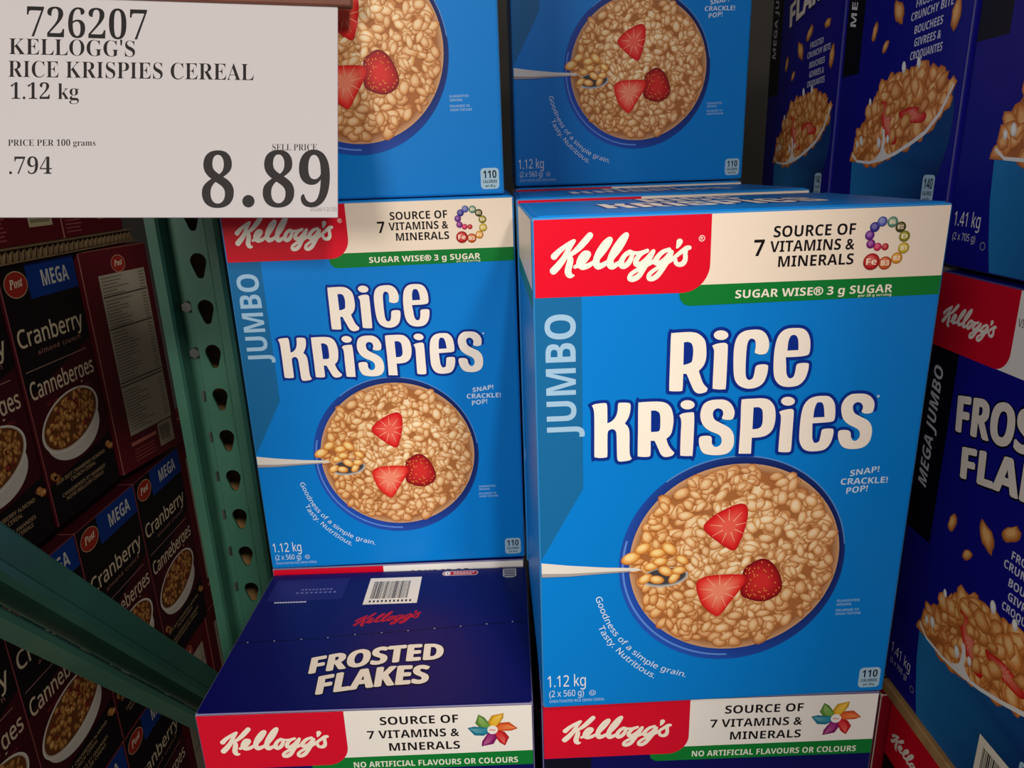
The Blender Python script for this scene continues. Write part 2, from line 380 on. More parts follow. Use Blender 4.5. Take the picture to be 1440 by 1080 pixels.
BRAND = [[[70.92,308.28],[72.11,308.28],[73.23,308.59],[74.35,309.16],[75.81,310.24],[76.64,311.08],[77.51,312.2],[79.46,315.0],[81.4,318.08],[81.63,318.31],[83.03,319.1],[84.15,319.84],[84.38,319.76],[84.55,318.64],[85.04,317.8],[85.83,317.07],[86.95,316.47],[88.07,316.26],[89.47,316.33],[90.54,316.68],[91.15,317.07],[91.71,317.65],[92.17,318.36],[92.53,319.2],[92.76,320.04],[92.88,321.44],[92.63,324.24],[92.9,325.92],[93.11,326.1],[93.67,326.1],[94.23,326.26],[94.52,326.48],[94.85,327.04],[94.88,327.6],[94.8,327.88],[94.51,328.3],[94.23,328.51],[93.67,328.67],[92.27,328.79],[91.71,328.68],[90.87,328.3],[90.03,327.72],[85.83,324.4],[83.87,322.68],[83.75,322.84],[84.38,325.08],[84.32,325.64],[84.15,325.98],[83.87,326.27],[83.59,326.43],[83.03,326.52],[82.76,326.76],[82.67,327.32],[82.49,327.6],[82.19,327.85],[81.91,327.96],[81.35,327.96],[78.27,327.15],[77.37,326.76],[76.59,326.31],[75.05,325.08],[73.48,323.4],[72.9,322.56],[72.29,321.44],[71.55,320.99],[71.35,321.16],[72.41,323.4],[73.42,325.92],[73.36,326.48],[72.98,327.04],[72.39,327.33],[71.83,327.31],[71.27,327.01],[70.71,326.3],[68.3,323.68],[66.79,322.17],[64.83,320.63],[64.27,320.32],[63.71,320.21],[63.55,320.32],[63.54,320.6],[63.82,321.44],[64.55,322.54],[65.39,323.49],[65.95,324.0],[66.51,324.37],[69.03,325.52],[69.53,325.92],[69.67,326.2],[69.71,326.76],[69.45,327.32],[69.03,327.68],[68.47,327.76],[64.83,326.67],[63.43,326.46],[62.31,326.42],[60.35,326.71],[58.39,327.57],[57.83,327.59],[57.27,327.38],[55.59,326.5],[54.47,325.61],[53.5,324.52],[52.68,323.4],[52.05,322.28],[51.67,321.38],[50.74,320.88],[48.59,319.99],[48.51,320.04],[48.44,320.32],[48.79,322.28],[51.39,325.12],[53.31,327.6],[54.57,329.56],[55.59,331.34],[57.02,334.32],[57.47,335.72],[57.53,336.28],[57.41,336.84],[57.26,337.12],[56.71,337.58],[56.43,337.68],[55.87,337.73],[55.31,337.61],[54.75,337.38],[53.63,336.65],[52.34,335.44],[50.83,333.71],[48.61,330.68],[46.92,327.88],[45.95,325.92],[45.36,324.52],[44.56,322.0],[42.9,321.16],[41.87,320.68],[40.47,320.33],[40.21,320.6],[40.17,320.88],[40.17,321.44],[40.31,322.28],[40.45,322.56],[42.43,324.74],[44.52,327.32],[46.3,329.84],[47.26,331.52],[47.86,332.92],[48.01,333.76],[47.92,334.32],[47.75,334.68],[47.31,335.16],[46.91,335.38],[46.35,335.51],[45.79,335.49],[45.23,335.33],[44.67,335.05],[42.95,333.76],[41.29,332.08],[39.63,329.87],[38.4,327.88],[37.69,326.48],[36.98,324.8],[36.51,323.4],[36.26,322.28],[36.03,322.0],[35.43,321.56],[35.15,321.5],[33.19,320.56],[31.79,320.26],[31.45,320.32],[31.79,320.53],[32.91,321.62],[34.23,323.4],[34.95,324.8],[35.1,325.36],[35.08,326.2],[34.87,326.76],[34.41,327.32],[33.75,327.74],[32.91,328.01],[32.07,328.09],[31.23,327.97],[30.67,327.76],[29.83,327.21],[29.03,326.48],[28.43,325.81],[27.87,325.02],[27.27,323.96],[26.89,323.12],[26.51,322.0],[26.36,321.16],[26.36,320.32],[25.07,319.64],[24.65,319.2],[24.52,318.64],[24.56,318.36],[24.79,317.94],[25.07,317.7],[25.63,317.55],[25.91,317.58],[27.31,318.06],[28.39,317.24],[29.27,316.82],[30.11,316.67],[30.95,316.7],[32.63,317.09],[34.03,317.61],[34.87,318.09],[35.71,318.78],[36.27,319.01],[36.55,318.92],[37.11,317.85],[37.39,317.51],[37.95,317.03],[38.79,316.66],[39.63,316.57],[40.47,316.68],[41.87,317.21],[43.05,317.8],[44.39,318.76],[44.52,318.64],[45.09,317.52],[45.51,317.05],[46.07,316.64],[46.91,316.32],[47.75,316.24],[48.31,316.31],[48.87,316.48],[49.71,316.91],[51.39,318.02],[51.67,317.98],[52.23,317.19],[53.07,316.58],[53.63,316.36],[54.19,316.25],[55.03,316.3],[56.1,316.68],[56.99,317.21],[57.83,317.84],[58.64,318.64],[59.39,319.76],[60.17,321.44],[60.92,324.24],[61.19,324.42],[62.03,324.44],[62.23,324.24],[61.28,323.12],[60.52,321.72],[60.26,320.6],[60.23,319.48],[60.35,318.92],[60.59,318.36],[61.04,317.8],[61.75,317.31],[62.91,316.96],[61.19,316.02],[59.56,315.0],[58.46,314.16],[57.83,313.53],[57.19,312.48],[56.84,311.36],[56.82,310.52],[57.11,309.68],[57.55,309.15],[58.11,308.76],[58.67,308.53],[59.79,308.34],[60.63,308.38],[61.47,308.58],[62.31,308.89],[63.33,309.4],[64.55,310.27],[65.56,311.36],[69.03,317.01],[72.39,318.65],[72.88,318.08],[73.23,317.82],[74.57,317.24],[71.83,315.69],[70.15,314.43],[69.31,313.6],[68.89,313.04],[68.5,312.2],[68.38,311.64],[68.38,310.52],[68.53,309.96],[68.83,309.4],[69.05,309.12],[69.59,308.71],[70.15,308.46]],[[71.27,311.28],[71.08,311.36],[71.05,311.64],[71.27,312.01],[71.83,312.6],[73.41,313.88],[75.47,315.17],[75.68,315.0],[74.58,313.6],[73.79,312.75],[72.34,311.64],[71.83,311.38]],[[59.79,311.62],[59.73,311.64],[59.71,311.92],[60.35,312.58],[63.31,314.44],[63.71,314.5],[63.12,313.6],[62.29,312.76],[61.19,312.11]],[[21.79,312.2],[22.55,312.04],[23.5,312.2],[24.96,313.04],[25.19,313.32],[25.26,313.6],[25.07,314.07],[24.79,314.27],[23.95,314.35],[23.76,314.44],[23.4,316.12],[23.44,316.96],[24.45,320.88],[24.64,322.0],[24.58,323.4],[24.43,323.96],[23.87,325.08],[25.35,325.8],[27.31,327.0],[28.99,328.23],[30.51,329.56],[33.19,332.27],[35.88,335.44],[36.22,336.0],[36.34,336.84],[36.05,337.68],[35.43,338.28],[34.87,338.5],[34.31,338.53],[33.47,338.24],[30.16,334.88],[27.03,331.31],[25.63,329.84],[23.95,328.23],[22.83,327.45],[22.72,327.6],[23.56,329.28],[26.12,333.48],[26.15,334.04],[25.91,334.54],[25.63,334.78],[25.35,334.91],[25.07,334.95],[24.68,334.88],[22.76,334.04],[19.47,332.17],[16.67,330.42],[15.27,329.45],[13.59,328.07],[11.91,326.59],[11.58,326.2],[11.34,325.64],[11.28,325.08],[11.39,324.52],[11.71,323.96],[12.19,323.53],[12.75,323.29],[13.31,323.24],[13.87,323.35],[14.45,323.68],[16.67,326.28],[17.99,327.6],[20.03,329.29],[20.31,329.42],[20.37,329.28],[18.27,325.92],[16.95,324.13],[14.15,321.14],[10.97,318.08],[10.59,317.24],[10.58,316.4],[10.76,315.84],[11.07,315.36],[11.47,315.0],[11.91,314.75],[12.47,314.61],[13.03,314.61],[13.59,314.77],[14.0,315.0],[16.29,317.24],[17.74,318.92],[19.4,321.16],[20.87,323.62],[21.06,323.4],[21.05,322.84],[19.55,317.8],[19.4,316.96],[19.39,315.84],[19.59,314.72],[20.08,313.6],[20.87,312.72]],[[87.23,319.2],[86.86,319.48],[86.76,319.76],[86.65,320.88],[86.53,321.16],[86.29,321.44],[86.42,321.72],[89.42,323.96],[89.75,324.19],[89.9,323.96],[90.04,321.44],[89.86,320.6],[89.47,319.95],[88.91,319.42],[88.35,319.16],[87.79,319.04]],[[55.03,319.53],[54.86,319.76],[54.98,320.88],[55.31,321.72],[55.87,322.68],[56.43,323.45],[56.97,323.96],[58.39,324.65],[58.48,324.52],[58.23,323.96],[57.15,322.0],[56.32,320.88]],[[75.75,320.48],[75.53,320.6],[76.03,321.65],[76.71,322.56],[77.71,323.63],[78.42,324.24],[79.11,324.68],[80.79,325.34],[81.02,325.08],[78.83,322.56],[77.15,321.26]],[[85.76,327.32],[86.11,327.14],[86.39,327.17],[87.23,327.66],[88.07,328.4],[88.69,329.28],[89.2,330.12],[89.46,330.68],[89.51,330.96],[89.38,331.8],[89.03,332.36],[88.35,332.84],[87.51,332.97],[86.67,332.7],[86.05,332.08],[85.91,331.8],[85.79,330.96],[85.79,329.0],[85.62,327.6]]]

def title_art(a, du=0.0, dv=0.0, h=0.35, glow=(4, 44, 140), fill=(252, 242, 228), su=1.0, sv=1.0):
    for k, loops in enumerate(TITLE):
        lp = [smooth(l) for l in loops]
        lp = [[((u - 133) * su + 133 + du, (v - 163) * sv + 163 + dv) for u, v in l] for l in lp]
        hull = grow(lp[0], 2.1)
        a.poly([hull], h + k * 0.004, glow)
        a.poly(lp, h + 0.12, fill)

def brand_art(a, u0, v0, width, h, col, slope=0.0):
    s = width / 84.3
    a.poly([[(u0 + (u - 10.58) * s, v0 + (v - 308.28) * s + slope * (u - 10.58) * s) for u, v in l] for l in BRAND], h, col)

def mix(a, b, t):
    return tuple(a[i] + (b[i] - a[i]) * t for i in range(3))

def scatter(a, rnd, n, inside, h0, dh, size, tones, kind='puff'):
    """overlapping printed puffs / flakes inside a region; tones(u, v, i/n) -> (edge, mid, light)"""
    k = 0; tries = 0
    while k < n and tries < n * 30:
        tries += 1
        p = inside(rnd)
        if p is None: continue
        e, m, l = tones(p[0], p[1], k / n, rnd)
        r1 = size * rnd.uniform(0.75, 1.25)
        if kind == 'puff':
            r2 = r1 * rnd.uniform(0.45, 0.72)
            w = [1 + rnd.uniform(-.1, .1) for _ in range(10)]
            a.ball(p[0], p[1], r1, r2, h0 + k * dh, e, m, l, rnd.uniform(0, 3.14), 10, w)
        else:
            r2 = r1 * rnd.uniform(0.55, 0.9)
            w = [1 + rnd.uniform(-.22, .2) for _ in range(9)]
            a.ball(p[0], p[1], r1, r2, h0 + k * dh, e, m, l, rnd.uniform(0, 3.14), 9, w, (rnd.uniform(-.3, .3), rnd.uniform(0, .3)))
        k += 1

def strawberry(a, loop, h, edge, mid, light, rays=None):
    lp = smooth([(u, v, 0) for u, v in loop], 4)
    n = len(lp); cu = sum(p[0] for p in lp) / n; cv = sum(p[1] for p in lp) / n
    r1 = [(cu + (u - cu) * .82, cv + (v - cv) * .82) for u, v in lp]
    r2 = [(cu + (u - cu) * .3, cv + (v - cv) * .3) for u, v in lp]
    a.ring(lp, r1, h, edge, mid); a.ring(r1, r2, h, mid, light); a.face(r2, h, light)
    rnd = random.Random(int(cu * 10))
    if rays:
        for k in range(9):
            t = 2 * math.pi * k / 9 + .2
            d = Vector((math.cos(t), math.sin(t))); c = Vector((cu, cv)); q = Vector((-d.y, d.x))
            p0 = c + d * rays * .35; p1 = c + d * rays
            a.face([tuple(p0 + q * .35), tuple(p1 + q * .1), tuple(p1 - q * .1), tuple(p0 - q * .35)], h + .02, (250, 178, 150))
    else:
        for k in range(46):
            t = rnd.uniform(0, 6.28); q = rnd.uniform(0.1, 0.86) ** 0.5
            i = int(t / 6.283 * n) % n
            u, v = cu + (lp[i][0] - cu) * q, cv + (lp[i][1] - cv) * q
            a.ellipse(u, v, .45, .65, h + .02, (228, 150, 70), n=7)

def round_rect(u0, v0, u1, v1, r, n=5):
    out = []
    for cu, cv, a0 in ((u1 - r, v0 + r, -90), (u1 - r, v1 - r, 0), (u0 + r, v1 - r, 90), (u0 + r, v0 + r, 180)):
        for k in range(n + 1):
            t = R(a0 + 90 * k / n)
            out.append((cu + r * math.cos(t), cv + r * math.sin(t)))
    return out

def calorie_badge(a, u0, v0, u1, v1, num, h, per):
    w = u1 - u0; hh = v1 - v0
    a.poly([round_rect(u0, v0, u1, v1, w * .2)], h, (165, 200, 222))
    a.text(num, 'sb', u0 + w * .14, u1 - w * .14, v0 + hh * .52, hh * .36, h + .06, (8, 14, 32))
    a.text('CALORIES', 'sb', u0 + w * .12, u1 - w * .12, v0 + hh * .29, hh * .14, h + .06, (8, 14, 32))
    a.text(per, 'sb', u0 + w * .24, u1 - w * .24, v0 + hh * .1, hh * .11, h + .06, (8, 14, 32))

def barcode(a, u0, v0, u1, v1, h, seed=3, dark=(22, 20, 20), paper=(232, 224, 208), digits=True, bars=34):
    a.rect(u0, v0, u1, v1, h, paper)
    r = random.Random(seed); w = u1 - u0; u = u0 + w * .1; hh = v1 - v0
    unit = w * .8 / (bars * 2.6)
    for k in range(bars):
        b = unit * r.choice((.7, 1, 1, 1.6, 2.2))
        if u + b > u1 - w * .08: break
        a.rect(u, v0 + hh * .2, u + b, v1 - hh * .14, h + .05, dark)
        u += b + unit * r.choice((.8, 1, 1.5))
    if digits:
        for k in range(11):
            uu = u0 + w * (.1 + .075 * k)
            a.rect(uu, v0 + hh * .07, uu + w * .035, v0 + hh * .14, h + .05, dark)

BEADS = [(208.1, 338.5, 2.97, (84, 98, 178)), (203.9, 335.4, 2.97, (52, 50, 142)), (201.4, 330.7, 2.86, (104, 36, 142)),
         (202.6, 325.6, 2.72, (124, 28, 128)), (206.9, 323.7, 2.44, (206, 32, 86)), (211.5, 323.6, 2.16, (186, 26, 40)),
         (214.3, 338.0, 3.21, (92, 148, 124)), (219.5, 334.9, 3.21, (74, 72, 26)), (222.5, 329.4, 3.32, (142, 140, 30)),
         (222.8, 322.5, 3.38, (206, 180, 44)), (219.4, 316.6, 3.42, (226, 150, 40)), (212.6, 313.9, 4.01, (206, 92, 40)),
         (204.2, 315.0, 5.06, (192, 34, 34))]
BEAD_TEXT = {6: 'B6', 7: 'B12', 8: 'D', 9: 'B1', 10: 'B2', 11: 'B3', 12: 'Fe'}

RED = (226, 6, 40); CREAM = (244, 228, 208); GREEN = (10, 122, 48); BLUE = (0, 126, 214); INKY = (22, 16, 18)
NAVY = (9, 9, 88); WHITE = (240, 236, 230)

# ------------------------------------------------------------------ blue jumbo carton
RW, RD, RH = 250.0, 183.0, 348.0

def blue_box(label, loc, rotz, group):
    t = thing('cereal_box', label, 'cereal box', loc, rotz, group)
    carton('carton', t, RW / 1000, RD / 1000, RH / 1000, BLUE, edge=(60, 140, 200))
    # --- banner across the top of the front and round the sides
    a = Art()
    a.poly([[(1.6, 301.5), (90, 301.5), (96, 296), (248.4, 296), (248.4, 346.6), (1.6, 346.6)]], .08, CREAM)
    a.poly([[(88, 305), (248.4, 305.2), (248.4, 293.6), (95, 292.4), (91.5, 293.6), (89, 297)]], .12, GREEN)
    red = [(1.6, 300.8), (90, 300.6)] + [(90 + 16.6 * math.sin(x), 317.2 - 16.6 * math.cos(x)) for x in (k * math.pi / 20 for k in range(11))] + [(106.3, 346.6), (1.6, 346.6)]
    a.poly([red], .16, RED)
    a.text('SOURCE OF', 'sb', 143.6, 192.6, 331.6, 6.5, .18, INKY)
    a.text('7', 'sb', 132.3, 138.6, 321.0, 9.6, .18, INKY)
    a.text('VITAMINS &', 'sb', 142.0, 193.0, 322.9, 6.5, .18, INKY)
    a.text('MINERALS', 'sb', 147.6, 193.2, 313.9, 6.5, .18, INKY)
    a.text('SUGAR WISE® 3 g SUGAR', 'sb', 122.8, 219.2, 296.0, 4.9, .18, (244, 236, 220))
    a.text('per 28 g serving', 'sb', 198.5, 219.0, 293.9, 1.5, .18, (226, 226, 206))
    ban = a.build('banner', t, front)
    s = Art()
    brand_art(s, 10.6, 308.3, 84.3, .24, (255, 250, 232))
    s.ring(ell(100.9, 332.6, 1.9, 1.9, n=20), ell(100.9, 332.6, 1.4, 1.4, n=20), .24, (250, 214, 206))
    s.text('R', 'sb', 100.1, 101.8, 331.7, 1.9, .24, (250, 214, 206))
    s.build('brand_lettering', ban, front)
    b = Art()
    for k in (5, 4, 3, 2, 1, 0, 6, 7, 8, 9, 10, 11, 12):
        u, v, r, c = BEADS[k]
        b.ball(u, v, r, r, .26 + (13 - k if k < 6 else k) * .004, mix(c, (30, 10, 20), .35), c, mix(c, (255, 245, 230), .35), n=20)
        if k in BEAD_TEXT:
            w = r * (1.15 if k > 9 else 1.0)
            b.text(BEAD_TEXT[k], 'sb', u - w * .55, u + w * .55, v - r * .36, r * .75, .34, (250, 232, 206))
    b.build('bead_ring', ban, front)
    w = Art()
    w.rect(-181, 294, -1.8, 346.6, .08, CREAM); w.rect(-181, 293.6, -1.8, 305, .12, GREEN); w.rect(-1.9, 305, -1.4, 346.6, .1, CREAM)
    w.build('side_banner', t, lambda u, v, h: (-h / 1000, -u / 1000, v / 1000))
    # --- size strip and title
    a = Art()
    a.poly([[(1.4, 301), (29.4, 300.8), (30, 174), (1.4, 122)]], .06, (20, 104, 160))
    a.text('JUMBO', 'sb', 25.6, 105.4, 210.5, 18.6, .16, (158, 196, 226), angle=math.pi / 2)
    a.build('size_strip', t, front)
    a = Art()
    title_art(a)
    a.ellipse(218.6, 229.4, .9, .9, .5, (190, 214, 236), n=14)
    a.build('title_lettering', t, front)
    # --- bowl picture
    a = Art(); rnd = random.Random(5)
    o, i2 = ell(131.5, 114, 77.5, 78.4, n=96), ell(133, 115.6, 72.0, 71.2, n=96)
    for k in range(96):
        j = (k + 1) % 96
        def cc(q):
            ang = 2 * math.pi * q / 96
            x = .5 + .5 * math.cos(ang - R(215))
            return lin(mix((24, 46, 112), (36, 86, 190), x)), lin(mix((14, 30, 88), (34, 74, 172), x))
        (c0, d0), (c1, d1) = cc(k), cc(j)
        a.face([o[k], o[j], i2[j], i2[k]], .2, [c0, c1, d1, d0])
    lo, li = ell(131.5, 114, 77.7, 78.6, n=96), ell(131.5, 114, 76.8, 77.7, n=96)
    for k in range(2, 34):
        a.face([lo[k], lo[k + 1], li[k + 1], li[k]], .22, (88, 140, 206))
    for k in range(44, 72):
        p0, p1 = ell(131.8, 114.6, 75.8, 75.6, n=96), ell(131.8, 114.6, 74.4, 74.2, n=96)
        a.face([p0[k], p0[k + 1], p1[k + 1], p1[k]], .22, (92, 140, 222))
    a.ring(i2, ell(133, 115.6, 66, 65, n=96), .23, (206, 160, 118), (158, 98, 54))
    a.face(ell(133, 115.6, 66, 65, n=96), .23, (172, 108, 60))
    def inside(r):
        q = math.sqrt(r.random()); t = r.uniform(0, 6.2832)
        return (133 + 67.5 * q * math.cos(t), 115.6 + 66.5 * q * math.sin(t))
    def tones(u, v, f, r):
        d = math.hypot((u - 138) / 70, (v - 122) / 70)
        warm = max(0.0, min(1.0, (112 - u) / 45))
        g = (0.55 + 0.45 * f) * (1.0 - 0.42 * min(d, 1.1) ** 2) * r.uniform(.86, 1.08)
        e = mix((132, 68, 28), (192, 122, 66), g); m = mix((182, 108, 54), (248, 200, 138), g); l = mix((216, 146, 84), (255, 242, 206), g)
        o_ = (236, 150, 62)
        return mix(e, (168, 84, 24), warm * .5), mix(m, o_, warm * .38), mix(l, (255, 214, 140), warm * .5)
    scatter(a, rnd, 300, inside, .24, .0004, 6.2, tones)
    scatter(a, rnd, 330, inside, .37, .0008, 5.2, tones)
    strawberry(a, [(110.5, 143), (116, 149.4), (124, 154.5), (134, 158.3), (139, 156), (140, 149), (138.8, 140), (136.5, 131), (132.6, 123.4), (127, 125.5), (120, 131), (113, 137.5)], .68, (196, 18, 26), (226, 40, 40), (240, 100, 82), 13)
    strawberry(a, [(140, 108.4), (145, 113), (151.8, 116), (158, 113.6), (163.2, 107), (166.8, 98), (167, 89.9), (162, 84.6), (154.2, 82.1), (146, 84), (139, 88.6), (139, 98)], .70, (112, 12, 18), (168, 22, 28), (214, 46, 44))
    strawberry(a, [(107.4, 99.1), (112, 103.6), (118.2, 104.8), (130, 105), (139.6, 104), (141.6, 99.5), (138.6, 93), (132, 83), (124.7, 72.5), (119.5, 74), (112.8, 81), (109, 90)], .73, (206, 20, 26), (236, 60, 50), (246, 142, 112), 14)
    # spoon with puffs
    a.poly([[(1.4, 120.4), (20, 117.6), (45, 114.8), (66, 113.4), (70, 111.4), (62, 110.6), (45, 110.2), (20, 109.2), (1.4, 109.4)]], .74, (226, 222, 214))
    a.poly([[(1.4, 112.2), (20, 111.4), (45, 111.6), (62, 111.6), (62, 110.6), (45, 110.2), (20, 109.2), (1.4, 109.4)]], .75, (168, 160, 158))
    a.ring(ell(85.5, 105.2, 16, 7.6, .08), ell(85.5, 105.8, 14, 6.0, .08), .76, (206, 204, 200), (96, 98, 104))
    a.face(ell(85.5, 105.8, 14, 6.0, .08), .76, (70, 66, 66))
    for u, v, r, ro in ((72, 104.5, 5.6, .6), (80, 103.5, 5.4, -.2), (92, 104.4, 5.2, .9), (86, 110, 5.8, -.5), (95, 110, 5.2, .1), (76, 114, 5.4, .2), (80, 124, 6, .1), (88, 127, 6.4, -.7), (70, 128, 6.2, .5), (62, 121, 7.2, .4), (82, 117.5, 5.4, .1), (97, 118, 5.2, -.6)):
        a.ball(u, v, r, r * .62, .78 + u * .0004, (188, 104, 34), (236, 168, 84), (255, 224, 152), ro, 14)
    a.build('bowl_picture', t, front)
    # --- small lettering
    a = Art(); pale = (206, 222, 240)
    a.text('SNAP!', 'sb', 206.4, 225.6, 174.2, 4.2, .12, pale, slope=.13)
    a.text('CRACKLE!', 'sb', 200.8, 232.2, 168.4, 4.4, .12, pale, slope=.0)
    a.text('POP!', 'sb', 205.2, 219.4, 161.6, 4.4, .12, pale, slope=.1)
    for tx, u1, v in (('SUGGESTED', 223.6, 78.2), ('SERVING', 218, 75.2), ('ENLARGED TO', 224, 70.6), ('SHOW TEXTURE', 225.6, 67.6)):
        a.text(tx, 'sb', 207.6, u1, v, 1.9, .12, (150, 190, 226))
    calorie_badge(a, 230.4, 4.6, 246, 21.8, '110', .1, 'per 28 g')
    a.text('1.12 kg', 's', 3.8, 31.2, 18.8, 9.6, .12, (232, 236, 240))
    a.text('(2 x 560 g)', 's', 4.8, 29.8, 10.2, 5.4, .12, (222, 230, 238))
    a.text('OVEN-TOASTED RICE GRAIN CEREAL', 's', 4.8, 44.8, 5.2, 2.2, .12, (190, 212, 234))
    a.ring(ell(36, 12.2, 2.4, 2.4, n=20), ell(36, 12.2, 1.9, 1.9, n=20), .12, (190, 212, 234))
    a.text('U', 'sb', 35, 37, 11.1, 2.2, .12, (190, 212, 234))
    a.text('Goodness of a simple grain.', 's', 0, 1, 0, 4.2, .12, (228, 236, 244), fn=path_fn([(39.6, 91.5), (46.5, 72), (56, 56.2), (72.5, 38.5), (87, 29.6), (103.6, 23.4)], 4.4, -1.8))
    a.text('Tasty. Nutritious.', 's', 0, 1, 0, 4.2, .12, (228, 236, 244), fn=path_fn([(41.5, 68), (46, 58.5), (55.1, 46.4), (67, 34), (81, 23.4)], 4.4, -1.8))
    a.build('small_print', t, front)
    # --- top flap with the title again
    bm = bmesh.new(); bm_box(bm, (.004, .0015, RH / 1000 - .0006), (.246, .152, RH / 1000 + .0007), .0005, 1)
    me_o = bm_obj('top_flap', bm, INK, t)
    at = me_o.data.color_attributes.new('Ink', 'FLOAT_COLOR', 'CORNER')
    at.data.foreach_set('color', [c for _ in range(len(me_o.data.loops)) for c in (*lin(BLUE), 1)])
    a = Art()
    title_art(a, -1.0, -156.0, .75, su=.82, sv=1.35)
    a.rect(4, 151.8, 246, 153.2, .74, (150, 158, 166))
    a.build('flap_print', me_o, top_of(RH / 1000))
    return t

# ------------------------------------------------------------------ navy jumbo carton (lies under the blue ones)
NW, ND, NH = 250.0, 187.0, 407.0
def flakes_arc(u0, u1, v0, rise, cap, pw=1.0):
    def fn(x, y):
        return (u0 + (u1 - u0) * x + (-0.11 + .09 * x) * cap * y, v0 + rise * math.sin(min(max(x, 0), 1) * math.pi * .5) ** pw + cap * (1.0 + .1 * math.sin(x * math.pi)) * y)
    return fn

def flakes_title(a, h, f1, f2, col=(242, 228, 208), dark=(4, 4, 22), d=1.0):
    for tx, fn in (('FROSTED', f1), ('FLAKES', f2)):
        h += .08 if tx == 'FLAKES' else 0
        for k, (du, dv) in enumerate(((1.6 * d, -d), (d * 2.0, d * .4), (-1.6 * d, -d), (-1.6 * d, d), (0, -1.8 * d))):
            a.text(tx, 'sb', 0, 1, 0, 1, h + k * .003, dark, fn=lambda x, y, fn=fn, du=du, dv=dv: (fn(x, y)[0] + du, fn(x, y)[1] + dv))
        for k, (du, dv) in enumerate(((0, 0), (1.0, 0), (-1.0, 0), (0, .5), (0, -.5))):
            a.text(tx, 'sb', 0, 1, 0, 1, h + .05 + k * .003, col, fn=lambda x, y, fn=fn, du=du * d, dv=dv * d: (fn(x, y)[0] + du, fn(x, y)[1] + dv))

PIN = [((96, 150, 62), 122), ((226, 176, 40), 62), ((222, 92, 36), 2), ((206, 30, 40), -62), ((140, 26, 112), -118), ((28, 128, 160), 172)]

